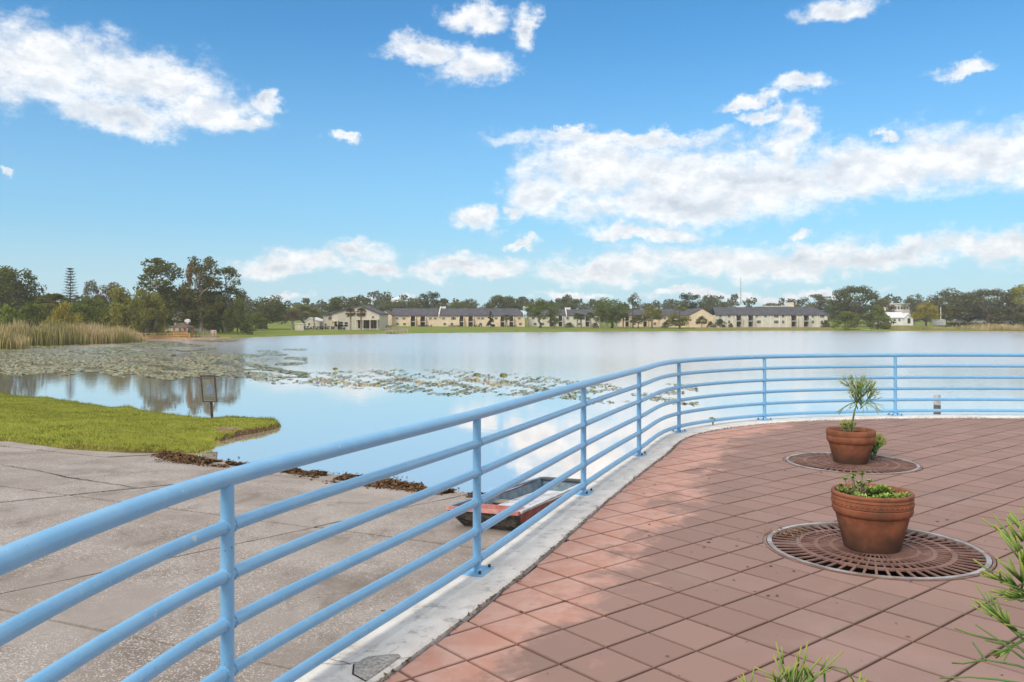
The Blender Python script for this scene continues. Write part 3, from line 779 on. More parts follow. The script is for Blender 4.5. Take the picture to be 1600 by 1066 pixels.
# succulents in the near pot: five rosettes on bare stems, and a mat of low growth
rn = random.Random(4); base = Vector((PN[0], PN[1], zs1))
def rosette(V, Fc, A, c, r, n, rn, up=.7):
    for i in range(n):
        a = rn.uniform(0, 6.28); e = rn.uniform(-.1, 1.3)*up; d = Vector((math.cos(a)*math.cos(e), math.sin(a)*math.cos(e), math.sin(e))); sd_ = Vector((-math.sin(a), math.cos(a), 0))
        L = r*rn.uniform(.7, 1.1); wd = L*.20; o = len(V); q = c+d*L
        for p in (c+sd_*wd*.5, c+d*L*.55+sd_*wd+Vector((0, 0, wd*.4)), q, c+d*L*.55-sd_*wd+Vector((0, 0, wd*.4)), c-sd_*wd*.5): V.append(tuple(p))
        Fc += [(o, o+1, o+2), (o, o+2, o+3), (o, o+3, o+4)]; v = rn.uniform(.2, 1); A += [v*.5, v*.8, v, v*.8, v*.5]
t = thing('tall_succulent', 'branching succulent with yellow-green rosettes on bare stems in near pot', 'plant', base)
st = Sticks(); V = []; Fc = []; A = []; root = base+Vector((-.115, -.04, -.01))
for (dx, dz) in ((-.135, .135), (-.075, .14), (-.025, .10), (.02, .155), (-.095, .06), (.045, .12), (-.04, .145), (.035, .075), (-.13, .075)):
    q = base+Vector((-.08+dx, rn.uniform(-.08, .06), dz)); mid = root.lerp(q, .5)+Vector((dx*.12, 0, -.01))
    st.seg([root, mid, q], [.0055, .0048, .004], .0, .05); V = []; Fc = []; A = []; rosette(V, Fc, A, q, .030, 30, rn); mobj('rosette', npmesh('rosette', np.array(V)-np.array(base), Fc, M_SUCC, A), t)
st.obj('stems', mat('succulent_stem', (.16, .115, .08), .8), t)
t_ = []; V = []; Fc = []; A = []
for i in range(95):
    a = rn.uniform(0, 6.28); r_ = .225*math.sqrt(rn.random()); c = base+Vector((r_*math.cos(a), r_*math.sin(a), .006+.02*rn.random()))
    if c.x > base.x+.06 and rn.random() < .35: continue
    rosette(V, Fc, A, c, rn.uniform(.022, .05), 16, rn, .9)
for i in range(12):
    c = base+Vector((.0+rn.uniform(-.05, .08), rn.uniform(-.1, 0), .03+rn.uniform(0, .02))); rosette(V, Fc, A, c, .055, 24, rn, .9)
o = mobj('sedum_mat', npmesh('sedum_mat', V, Fc, M_SUCC, A)); tag(o, 'low mat of bright green sedum covering the soil of near pot', 'plant')
# dead twigs lying on the near grate, a sprig of weed by the kerb
V = []; Fc = []; A = []
for i in range(80):
    x = 1.96+rn.gauss(.12, .10); y = 6.36+rn.gauss(0, .06); a = rn.uniform(0, 6.28); L = rn.uniform(.015, .05); o = len(V); z = .006+rn.uniform(0, .03)
    V += [(x, y, z), (x+L*math.cos(a), y+L*math.sin(a), z+rn.uniform(0, .03)), (x+.008, y+.004, z+.004)]; Fc.append((o, o+1, o+2)); A += [rn.uniform(.5, 1)]*3
tag(mobj('dry_sprig', npmesh('dry_sprig', V, Fc, M_LITTER, A)), 'withered yellowish sprig lying on the near tree grate', 'dry plant', kind='stuff')
wp = Vector((3.05, 12.72, .02)); st = Sticks()
for i in range(5): st.grow(wp, Vector((rn.uniform(-.5, .5), rn.uniform(-.3, .3), 1)).normalized(), .05, .004, 0, 2, .6, rn, .2)
tag(st.obj('kerb_weed', M_STICK), 'tiny weed sprouting from the kerb below the rail', 'weed')
# two pencil plants in pots in the foreground, their tips reaching into the picture
def front_plant(c, h0, pot_h, label, plabel, seed, arms, fan):
    rn = random.Random(seed)
    t = thing('terracotta_pot', plabel, 'flower pot', (*c, .003), 'terracotta pots on the deck'); rt = .23
    b = MB(); b.lathe([(rt*.68, 0), (rt*.9, pot_h*.66), (rt*1., pot_h*.68), (rt*1.02, pot_h), (rt*.93, pot_h), (rt*.88, pot_h*.88)], (*c, .003), 40); b.f.pop(); b.build('pot_body', M_TERRA, t, smooth='auto')
    b = MB(); b.lathe([(rt*.9, pot_h*.885), (rt*.4, pot_h*.90)], (*c, .003), 24); b.build('soil', M_SOIL, t)
    base = Vector((*c, pot_h*.9)); p = thing('pencil_plant', label, 'plant', base); st = Sticks()
    fan(st, base, rn); st.obj('stems', M_STICK, p)
def chain(st, pts, r, v0=.35, v1=1.0):
    pts = [Vector(p) for p in pts]; n = len(pts)
    st.seg(pts, [r*(1-.35*i/(n-1)) for i in range(n)], v0, v1, 8)
def at(x, y, D): return Vector((px(x, D), D, pz(y, D)))
def fan_center(st, base, rn):
    D = base.y
    tips = [(1178,1042),(1160,1050),(1212,1003),(1209,1028),(1262,1002),(1252,1010),(1284,1026),(1318,1017),(1345,1050),(1300,1046),(1232,1040),(1195,1060),(1152,1058),(1330,1062),(1245,1035),(1272,1050)]
    hubs = [at(1190, 1110, D), at(1240, 1085, D-.02), at(1290, 1105, D+.03), at(1330, 1120, D)]
    for h in hubs: chain(st, [base, base.lerp(h, .5)+Vector((rn.uniform(-.02, .02), 0, .02)), h], .0075, .1, .45)
    for i, (x, y) in enumerate(tips):
        d2 = D+rn.uniform(-.07, .07); tip = at(x, y, d2); h = min(hubs, key=lambda q: (q-tip).length)
        chain(st, [h, h.lerp(tip, .5)+Vector((rn.uniform(-.012, .012), 0, rn.uniform(0, .012))), tip], rn.uniform(.0028, .0043), .45, 1.0)
        for k in range(2):
            m_ = h.lerp(tip, rn.uniform(.3, .6)); chain(st, [m_, m_+Vector((rn.uniform(-.04, .04), rn.uniform(-.03, .03), .05))], .003, .55, 1)
    chain(st, [hubs[2], at(1288, 1050, D), at(1300, 1042, D), at(1322, 1046, D), at(1336, 1068, D)], .0034, .5, .8)
def fan_right(st, base, rn):
    D = base.y
    stalk = [base, at(1640, 1010, D), at(1618, 930, D)]
    chain(st, stalk, .011, .1, .4)
    hubs = [at(1618, 930, D), at(1625, 980, D-.03), at(1640, 890, D+.03), at(1600, 1000, D+.02), at(1588, 985, D)]
    for h in hubs[1:]: chain(st, [stalk[1], stalk[1].lerp(h, .6), h], .008, .2, .5)
    tips = [(1554,820),(1575,823),(1590,815),(1598,830),(1535,892),(1575,912),(1536,942),(1570,938),(1560,965),(1552,962),(1592,862),(1583,840),(1585,935),(1612,800),(1630,810),(1650,830),(1568,975),(1556,1028),(1596,880),(1578,890)]
    for (x, y) in tips:
        d2 = D+rn.uniform(-.12, .12); tip = at(x, y, d2); h = min(hubs, key=lambda q: (q-tip).length)
        e = h.lerp(tip, .5)+Vector((rn.uniform(-.015, .015), 0, rn.uniform(-.015, .01)))
        chain(st, [h, e, tip], rn.uniform(.0034, .0048), .4, 1.0)
        for k in range(7):
            m_ = h.lerp(tip, rn.uniform(.35, .7)); chain(st, [m_, m_+(tip-h).normalized()*.06+Vector((rn.uniform(-.04, .04), rn.uniform(-.05, .05), rn.uniform(0, .04)))], .0034, .5, .95)
    for pts in ([(1610,1028),(1585,1005),(1545,998),(1518,991),(1492,982)], [(1620,1050),(1590,1040),(1540,1031),(1505,1037),(1488,1036)], [(1610,1070),(1560,1062),(1515,1058),(1468,1060)], [(1540,1032),(1528,1015),(1520,1004)], [(1600,1030),(1560,1000),(1524,976)]):
        chain(st, [at(x, y, D+.05*i) for i, (x, y) in enumerate(pts)], .0036, .3, .75)
front_plant((.90, 2.45), .5, .40, 'pencil plant whose green tips rise at the bottom edge of picture', 'terracotta pot below the picture edge with the lower pencil plant', 21, 0, fan_center)
front_plant((1.72, 2.55), .5, .42, 'bushy pencil plant leaning in from the right edge of picture', 'terracotta pot at the right with the bushy pencil plant', 22, 0, fan_right)

# ------------------------------------------------------------------ the skiff beside the quay
def skiff():
    A = Vector((-.92, 11.92, 0)); B = Vector((.10, 11.55, 0)); C = Vector((.515, 14.65, 0)); E_ = Vector((1.33, 14.35, 0))
    t = thing('skiff', 'small square-ended skiff with red sides and blue inside lying on the ramp', 'boat', ((A+B+C+E_)/4)+Vector((0, 0, -1.62)))
    zt0, zt1 = -1.06, -1.16                                                   # gunwale height at the bow and at the stern
    def top(s, f):                                                           # s 0..1 across, f 0..1 along
        p = A.lerp(B, s).lerp(C.lerp(E_, s), f); sheer = .05*(2*f-1)**2
        return Vector((p.x, p.y, zt0+(zt1-zt0)*f+sheer-.02))
    def bot(s, f):
        s2 = .10+.80*s; g_ = max(f, 0)
        rake = .20 if f < .01 else 0
        p = A.lerp(B, s2).lerp(C.lerp(E_, s2), .14+.86*f)
        zb = -1.56-.14*f
        if f < .3: zb += .10*(1-f/.3)**2
        return Vector((p.x, p.y, zb))
    N = 14; th = .025
    def side(s, name, m_):
        b = MB(); vv = []
        for i in range(N+1):
            f = i/N; si = s+(th if s == 0 else -th)
            vv += [bot(s, f), top(s, f), top(si, f), bot(si, f)]
        ff = []
        for i in range(N):
            for k in range(4): ff.append((i*4+k, i*4+(k+1) % 4, (i+1)*4+(k+1) % 4, (i+1)*4+k))
        b.add(vv, ff); return b.build(name, m_, t)
    side(0, 'hull_side', M_RED); side(1, 'hull_side', M_RED)
    for s in (0, 1):                                                         # painted inner skins
        b = MB(); vv = []
        for i in range(N+1):
            f = i/N; e = .03 if s == 0 else .97; vv += [bot(e, f)+Vector((0, 0, .03)), top(e, f)-Vector((0, 0, .012))]
        b.add(vv, [(2*i, 2*i+2, 2*i+3, 2*i+1) for i in range(N)]); b.build('inner_skin', M_BOATIN, t)
    b = MB(); vv = []
    for i in range(N+1): vv += [bot(0, i/N), bot(1, i/N), bot(1, i/N)+Vector((0, 0, .028)), bot(0, i/N)+Vector((0, 0, .028))]
    ff = [(i*4+k, i*4+(k+1) % 4, (i+1)*4+(k+1) % 4, (i+1)*4+k) for i in range(N) for k in range(4)]
    b.add(vv, ff); b.build('bottom', M_BOATFLOOR, t)
    b = MB(); dn = (C-A).normalized()*.03                                     # raked bow board, scuffed black
    q = [bot(0, 0), bot(1, 0), top(1, 0)-Vector((0, 0, .045)), top(0, 0)-Vector((0, 0, .045))]
    b.add([tuple(v-dn*.3) for v in q]+[tuple(v+dn) for v in q], [(0, 1, 2, 3), (7, 6, 5, 4), (0, 4, 5, 1), (1, 5, 6, 2), (2, 6, 7, 3), (3, 7, 4, 0)]); b.build('bow_board', M_HULLFRONT, t)
    q = [bot(0, 1), bot(1, 1), top(1, 1), top(0, 1)]; b = MB()
    b.add([tuple(v+dn*.3) for v in q]+[tuple(v-dn) for v in q], [(0, 1, 2, 3), (7, 6, 5, 4), (0, 4, 5, 1), (1, 5, 6, 2), (2, 6, 7, 3), (3, 7, 4, 0)]); b.build('stern_board', M_BOATIN, t)
    # red bow box and its faded rim
    def plank(s0, s1, f0, f1, dz, th_, name, m_):
        b = MB(); q = [top(s0, f0), top(s1, f0), top(s1, f1), top(s0, f1)]
        b.add([tuple(v+Vector((0, 0, dz-th_))) for v in q]+[tuple(v+Vector((0, 0, dz))) for v in q], [(3, 2, 1, 0), (4, 5, 6, 7), (0, 1, 5, 4), (1, 2, 6, 5), (2, 3, 7, 6), (3, 0, 4, 7)])
        return b.build(name, m_, t)
    plank(.0, 1.0, -.012, .012, .012, .055, 'bow_rim', M_PINK)
    plank(-.02, .035, .012, .99, .012, .03, 'gunwale', M_BOATIN); plank(.965, 1.02, .012, .99, .012, .03, 'gunwale', M_BOATDECK)
    plank(.04, .96, .012, .16, -.06, .02, 'bow_floor', M_RED)
    plank(.04, .96, .150, .165, .004, .28, 'bow_bulkhead', M_PINK)
    for i in range(5): plank(.46, .965, .17+.105*i, .17+.105*i+.10, -.008-.002*(i % 2), .022, 'deck_board', M_BOATDECK)
    plank(.44, .465, .165, .70, -.012, .22, 'deck_edge', M_BOATDECK)
    plank(.04, .46, .40, .47, -.07, .025, 'thwart', M_GREYWOOD)
    plank(.04, .96, .975, 1.0, .012, .03, 'stern_rim', M_SIGNDARK)
skiff()
# a bleached piling in the lake beyond the far railing
b = MB(); b.tube([(8.55, 16.9, -4.0), (8.57, 16.9, .10)], .062, 12); pl = b.build('mooring_piling', M_PILE, None, off=(0, 0, 0))
tag(pl, 'short bleached piling standing in the lake beyond the far railing', 'piling')
b = MB(); b.tube([(8.57, 16.9, -.42), (8.57, 16.9, -.10)], .066, 12); b.build('dark_band', M_SIGNDARK, pl)

# ------------------------------------------------------------------ grassy bank with the sign
BANK = np.array([(-60, 52), (-40, 45), (-21.8, 35.6), (-17.4, 32.8), (-13.6, 30.2), (-10.4, 27.9), (-8.6, 27.6), (-7.4, 27.0), (-6.95, 26.2), (-7.2, 25.2), (-7.7, 24.2), (-7.8, 23.1), (-7.5, 21.9), (-7.75, 21.0), (-9.4, 20.1), (-10.9, 20.15), (-13.1, 21.3), (-17, 22.5), (-24, 24), (-40, 27), (-60, 30)], float)
def bank_z(x, y):
    s = -sdist(np.c_[x, y], BANK)
    wob = .05*np.sin(x*1.7+y*.6)+.04*np.sin(y*2.3-x*1.1)+.03*np.sin(x*4.1+1)
    sw = s+.5*wob
    lip = np.clip(sw/.34, 0, 1); lip = lip*lip*(3-2*lip)
    base = np.maximum(np.minimum(ramp_z(x, y), WZ+.25), WZ-.12)
    rise = .30+.07*np.clip(s-.5, 0, 4)+.35*wob+np.clip((-x-12)*.012, 0, .3)
    rise = rise*np.where(y > 23.0+np.maximum(0, -9-x)*.4, 1, .45+.55*np.clip(s/1.6, 0, 1))
    return np.where(s > -.3, base-.14+(rise+.12)*lip, -4), s
xs = np.concatenate([np.arange(-60, -24, 1.0), np.arange(-24, -6.4, .11)]); ys = np.arange(19.6, 53, .13)
XX, YY = np.meshgrid(xs, ys); zz, ss_ = bank_z(XX.ravel(), YY.ravel()); nx_ = len(xs); ny_ = len(ys)
ii = (np.arange(ny_-1)[:, None]*nx_+np.arange(nx_-1)[None]).ravel(); quad = np.c_[ii, ii+1, ii+nx_+1, ii+nx_]
ok = (ss_[quad] > -.28).all(1); quad = quad[ok]
used = np.unique(quad); mp = np.zeros(len(zz), int); mp[used] = np.arange(len(used))
me = npmesh('grass_bank', np.c_[XX.ravel(), YY.ravel(), zz][used], mp[quad], M_BANK); me.shade_smooth(); tag(mobj('grass_bank', me), kind='structure')
def blades(name, x, y, z, h, w_, lean, tint, mt):
    n = len(x); a = rng.uniform(0, 6.283, n); l = rng.uniform(0, lean, n)*h; la = rng.uniform(0, 6.283, n)
    dx, dy = np.cos(a)*w_, np.sin(a)*w_
    V = np.empty((n, 3, 3)); V[:, 0] = np.c_[x-dx, y-dy, z-.01]; V[:, 1] = np.c_[x+dx, y+dy, z-.01]; V[:, 2] = np.c_[x+l*np.cos(la), y+l*np.sin(la), z+h]
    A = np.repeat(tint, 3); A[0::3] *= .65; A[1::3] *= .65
    return mobj(name, npmesh(name, V.reshape(-1, 3), np.arange(3*n).reshape(-1, 3), mt, np.clip(A, 0, 1)))
n = 150000; x = rng.uniform(-24, -6.8, n); y = rng.uniform(19.8, 37, n); z, s = bank_z(x, y); k = (s > .12) & (np.abs(x/y) < .66); x, y, z, s = x[k], y[k], z[k], s[k]
pat = .42+.30*np.sin(x*.9+y*.4)*np.sin(y*1.1-x*.3)+.18*np.sin(x*2.7-y*1.9)
earth = np.exp(-(((x+8.25)/.5)**2+((y-24.4)/.45)**2)); k = rng.random(len(x)) > earth*1.3; x, y, z, s, pat = x[k], y[k], z[k], s[k], pat[k]
edge_ = np.clip(1-s/.7, 0, 1)
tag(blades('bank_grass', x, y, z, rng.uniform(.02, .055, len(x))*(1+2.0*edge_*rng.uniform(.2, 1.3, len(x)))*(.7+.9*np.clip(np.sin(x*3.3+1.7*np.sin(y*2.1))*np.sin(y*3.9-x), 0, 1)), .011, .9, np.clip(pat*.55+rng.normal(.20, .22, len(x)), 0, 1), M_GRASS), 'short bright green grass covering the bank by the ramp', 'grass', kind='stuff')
# erosion scar and dark roots on the tip of the bank
b = MB(); K = 26; c = (-8.22, 24.35); vv = []
zc, _ = bank_z(np.array([c[0]]), np.array([c[1]])); vv.append((*c, float(zc[0])+.02))
for rr in (.5, 1):
    for j in range(K):
        a = 2*math.pi*j/K; q_ = rr*random.uniform(.8, 1.15); x_ = c[0]+.42*q_*math.cos(a); y_ = c[1]+.36*q_*math.sin(a); zb, _ = bank_z(np.array([x_]), np.array([y_])); vv.append((x_, y_, float(zb[0])+(.018 if rr < 1 else .002)))
b.add(vv, [(0, 1+j, 1+(j+1) % K) for j in range(K)]+[(1+j, 1+K+j, 1+K+(j+1) % K, 1+(j+1) % K) for j in range(K)])
tag(b.build('bare_earth', varied('reddish_earth', (.16, .085, .055), (.34, .20, .145), 5, bump=(18, .8, .05))), kind='structure')
# sign on a leaning post
sb = Vector((px(332, 26.2), 26.2, 0)); zb, _ = bank_z(np.array([sb.x]), np.array([sb.y])); sb.z = float(zb[0])
sg = thing('bank_sign', 'small framed notice board on a leaning dark post on the grassy bank', 'sign', sb)
sz = 24.6/F
lean = Vector((-.09, 0, 1.32)); top = sb+lean
b = MB(); b.tube([sb-Vector((0, 0, .2)), sb+lean*.98], .045, 4); b.build('post', M_POSTWOOD, sg)
def sgp(u, v, d): return sb+lean*.42+Vector((u-.055*(v/.72), -.06-d-.05*v+.10*u, v))     # board plane, slightly turned and leaning
def sgbox(u0, u1, v0, v1, d0, d1, name, m_, par):
    b = MB(); vv = [sgp(u, v, d) for d in (d0, d1) for (u, v) in ((u0, v0), (u1, v0), (u1, v1), (u0, v1))]
    b.add(vv, [(0, 3, 2, 1), (4, 5, 6, 7), (0, 1, 5, 4), (1, 2, 6, 5), (2, 3, 7, 6), (3, 0, 4, 7)]); return b.build(name, m_, par)
bd = sgbox(-.21, .19, 0, .80, 0, .03, 'board', M_SIGNFACE, sg)
for (u0, u1, v0, v1) in ((-.23, .21, -.02, .015), (-.23, .21, .785, .82), (-.23, -.20, .015, .785), (.18, .21, .015, .785)): sgbox(u0, u1, v0, v1, -.02, .05, 'frame', M_POSTWOOD, bd)
sgbox(-.15, .13, .70, .745, .03, .034, 'heading_print', M_SIGNDARK, bd)
sgbox(-.09, .11, .22, .50, .03, .034, 'blue_print', M_SIGNBLUE, bd); sgbox(-.05, .09, .50, .54, .03, .034, 'blue_print', M_SIGNBLUE, bd)
for i in range(2): sgbox(-.15, .13, .06+.05*i, .085+.05*i, .03, .034, 'text_line_print', M_SIGNDARK, bd)

# weed wrack along the waterline, specks of weed in the shallows
V = []; Fc = []; A = []
wl = [(-8.5, 20.9), (-7.3, 19.7), (-6.0, 19.0), (-5.0, 18.7), (-4.0, 18.2), (-3.0, 17.5), (-1.8, 16.8), (-1.0, 16.3), (0.3, 15.6), (1.4, 14.9)]
wd_ = [.35, .9, .55, .2, .5, .85, .55, .35, .3, .25]
for i in range(26000):
    k = random.randrange(len(wl)-1); f = random.random(); x0 = wl[k][0]+(wl[k+1][0]-wl[k][0])*f; y0 = wl[k][1]+(wl[k+1][1]-wl[k][1])*f; wdt = wd_[k]+(wd_[k+1]-wd_[k])*f
    j = random.gauss(0, .38)*wdt; x = x0-.538*-j+random.gauss(0, .05); y = y0+.843*j-.35
    if math.sin(x*3.1+y*1.3)+.6*math.sin(x*7.7-y*2)+.4*math.sin(y*11) < -.55: continue
    z = max(ramp_z(x, y), WZ)+random.uniform(0, .09)*max(0, 1-abs(j)/(wdt*.6)); s_ = random.uniform(.012, .05); o = len(V); a = random.uniform(0, 6.28)
    for q_ in range(3): V.append((x+s_*math.cos(a+q_*2.3), y+s_*math.sin(a+q_*2.3), z+random.uniform(-.01, .045)))
    Fc.append((o, o+1, o+2)); v = random.random()**1.2; A += [v, v, v*.7]
tag(mobj('weed_wrack', npmesh('weed_wrack', V, Fc, M_WEED, A)), 'brown washed-up water weed along the ramp waterline', 'weed', kind='stuff')

# ------------------------------------------------------------------ lily pads
def pads(name, regions, label):
    V = []; Fc = []; A = []
    for (cnt, fx, size, tint, tilt, dens) in regions:
        for i in range(cnt):
            x, y = fx()
            if x is None or not dens(x, y): continue
            D = F*(CZ-WZ)/(y-YH); X = (x-800)*D/F
            if gz_fast(X, D): continue
            r = size*random.uniform(.6, 1.3); o = len(V); tl = random.gauss(0, tilt); ta = random.uniform(0, 6.28); a0 = random.uniform(0, 6.28); z0 = WZ+.012+abs(tl)*r*.8
            v = min(max(random.gauss(tint, .22), 0), 1)
            V.append((X, D, z0)); A.append(v)
            for k in range(7):
                a = a0+5.9*k/6; ex, ey = r*math.cos(a), r*math.sin(a); V.append((X+ex, D+ey, z0+tl*(ex*math.cos(ta)+ey*math.sin(ta)))); A.append(min(1, max(0, v+random.uniform(-.08, .08))))
            for k in range(6): Fc.append((o, o+1+k, o+2+k))
    return tag(mobj(name, npmesh(name, V, Fc, M_PAD, A)), label, 'lily pads', kind='stuff')
def gz_fast(X, D): return X < -57+0*D and D < 100
def area(x0, x1, y0, y1, pw=1.0):
    def f(): return random.uniform(x0, x1), y0+(y1-y0)*random.random()**pw
    return f
def nz(x, y, sx, sy, ph=0): return math.sin(x/sx+ph+1.7*math.sin(y/sy+ph))+.7*math.sin(x/sx*2.3-y/sy*1.7+ph*2)+.5*math.sin(y/sy*2.9+x/sx*.7)
random.seed(9)
def low_edge(x): return 583+ (x/380)*10+3*math.sin(x/31)+2*math.sin(x/13)
pads('lily_pads', [
    (76000, area(-30, 420, 552, 600), .085, .66, .09, lambda x, y: y < low_edge(x) and nz(x, y, 22, 3.2)+.6*math.sin(x*.9)*math.sin(y*3.1) > -.62 and (x < 330 or random.random() < (430-x)/110)),
    (36000, area(-30, 390, 529, 556), .16, .45, .05, lambda x, y: nz(x, y, 30, 3, 1) > -.12 and x < 300+(556-y)*3.0 and y > 531+(max(0, 100-x))*.09),
    (12000, area(300, 480, 545, 590), .11, .45, .08, lambda x, y: nz(x, y, 24, 3.4, 2) > .55),
    (26000, area(380, 930, 572, 622), .066, .33, .16, lambda x, y: abs(y-(588+(x-380)*.030)) < 3+15*math.exp(-((x-700)/190)**2)+4*random.random() and nz(x, y, 17, 3.0, 3)+.8*math.sin(x*.33+y) > .2 and random.random() < .8),
    (1500, area(480, 800, 592, 604), .07, .78, .30, lambda x, y: nz(x, y, 19, 3, 5) > .2),
    (6000, area(850, 1090, 590, 645), .06, .33, .2, lambda x, y: abs(y-(612+(x-850)*.02)) < 16 and nz(x, y, 22, 4, 4) > .45),
    (500, area(420, 640, 578, 600), .12, .3, .1, lambda x, y: nz(x, y, 16, 3, 7) > .9),
], 'floating lily pads, green and yellowing, spread over the near lake')
# curled pads that stand clear of the water
random.seed(10)
for (x, y, s_, lab) in ((745, 590, .20, 'upright curled lily leaf, larger of the two right of the pad bed centre'), (787, 592, .24, 'upright curled lily leaf furthest right in the mid pad bed'), (524, 580, .17, 'lone upright lily leaf at the far left of the mid pad bed')):
    D = F*(CZ-WZ)/(y-YH); X = (x-800)*D/F; t = thing('curled_lily_leaf', lab, 'lily leaf', (X, D, WZ), 'curled lily leaves')
    b = MB(); vv = []; K = 9; rows = 5
    for i in range(rows):
        for j in range(K):
            a = -1.9+3.8*j/(K-1); rr = s_*(.25+.75*math.sin(math.pi*(i+.6)/(rows+.4))); vv.append((X+rr*math.sin(a), D+rr*.55*math.cos(a), WZ+.05+.42*s_*4*i/(rows-1)*.6))
    b.add(vv, [(i*K+j, i*K+j+1, (i+1)*K+j+1, (i+1)*K+j) for i in range(rows-1) for j in range(K-1)])
    o = b.build('leaf', M_PAD, t); a = o.data.attributes.new('v', 'FLOAT', 'POINT'); a.data.foreach_set('value', np.full(len(vv), .30, np.float32))
    b = MB(); b.tube([(X, D, WZ-.3), (X, D, WZ+.1)], .012, 5); b.build('stalk', M_POSTWOOD, t)

# ------------------------------------------------------------------ cattail beds
def reeds(name, label, spots, n, h0, h1, tint):
    P = []
    while len(P) < n:
        (xa, ya), (xb, yb), dep, hs = random.choice(spots); f = random.random(); g_ = random.random()**1.3
        P.append((xa+(xb-xa)*f+random.gauss(0, .5)-g_*dep*.45, ya+(yb-ya)*f+g_*dep, hs*random.uniform(h0, h1)*(.8+.35*g_)*(.86+.20*math.sin((xa+(xb-xa)*f)*1.1+2*math.sin(f*9))), g_))
    V = []; Fq = []; A = []
    for (x, y, h, g_) in P:
        z = max(gz_c(x, y), WZ)-.1; a = random.uniform(0, 6.28); w_ = random.uniform(.025, .055); ln = random.gauss(0, .16)*h; la = random.uniform(0, 6.28); lx, ly = math.cos(la)*ln, math.sin(la)*ln
        cl = .5+.5*math.sin(x*.55+1.3*math.sin(y*.4)); v = min(1, max(0, random.gauss(tint*(.55+.75*cl), .17))); o = len(V)
        for (f, ww) in ((0, .8), (.45, 1), (.8, .7), (1, .12)):
            q_ = f*f; ex, ey = math.cos(a)*w_*ww, math.sin(a)*w_*ww
            for s_ in (-1, 1): V.append((x+lx*q_+s_*ex, y+ly*q_+s_*ey, z+h*f*(1-.08*abs(ln)*f))); A.append(min(1, max(0, v*(.45+.75*f))))
        for k in range(3): Fq.append((o+2*k, o+2*k+1, o+2*k+3, o+2*k+2))
    return tag(mobj(name, npmesh(name, V, Fq, M_REED, A)), label, 'cattails', kind='stuff')
def gz_c(x, y): return WZ
random.seed(12)
reeds('cattail_bed', 'tall tan and green cattails lining the left shore', [((-66, 97), (-56, 104), 7, 1.08), ((-60, 101), (-52.5, 113), 7, 1.0), ((-58, 106), (-52.5, 113), 8, .95), ((-53.5, 112), (-54.0, 121), 7, .66)], 15000, 1.9, 3.0, .48)
reeds('cattail_clump', 'separate cattail clump standing forward at the left picture edge', [((-61, 90), (-53.8, 91.5), 4, .92)], 2600, 1.9, 2.9, .46)
for (xa, xb, ya, yb, n_, hh, tn, nm, lb) in ((1412, 1640, 223, 219, 9000, .62, .45, 'marsh_grass', 'low yellow-green marsh grass along the far right shore'), (1540, 1640, 216, 214, 2200, .95, .85, 'brown_reeds', 'taller brown reeds on the far right shore')):
    reeds(nm, lb, [((px(xa, ya), ya), (px(xb, yb), yb), 7, 1)], n_, 1.2*hh, 2.4*hh, tn)

# ------------------------------------------------------------------ trees
def leaf_cloud(clumps, per, size, seed, flat=.75, droop=0):
    """quads scattered through clump spheres; value = light/dark per clump and leaf"""
    g_ = np.random.default_rng(seed); Vs = []; As = []
    for (c, r) in clumps:
        n = max(8, int(per*(r**2.0)))
        d = g_.normal(size=(n, 3)); d /= np.linalg.norm(d, axis=1)[:, None]
        rad = r*g_.uniform(.35, 1.08, n)**.6
        p = np.array(c)+d*rad[:, None]*np.array([1, 1, flat])
        p[:, 2] -= droop*np.abs(d[:, 0])*r
        a = g_.normal(size=(n, 3)); a /= np.linalg.norm(a, axis=1)[:, None]
        t2 = np.cross(a, d+.3*g_.normal(size=(n, 3))); t2 /= (np.linalg.norm(t2, axis=1)[:, None]+1e-6)
        s = size*g_.uniform(.6, 1.4, n)[:, None]
        q = np.stack([p-a*s*.5, p+t2*s*.33, p+a*s*.5, p-t2*s*.33], 1)
        Vs.append(q.reshape(-1, 3)); v = np.clip(g_.normal(.46, .17, n)+g_.normal(0, .10), 0, 1); As.append(np.repeat(v, 4))
    V = np.concatenate(Vs); return V, np.arange(len(V)).reshape(-1, 4), np.concatenate(As)
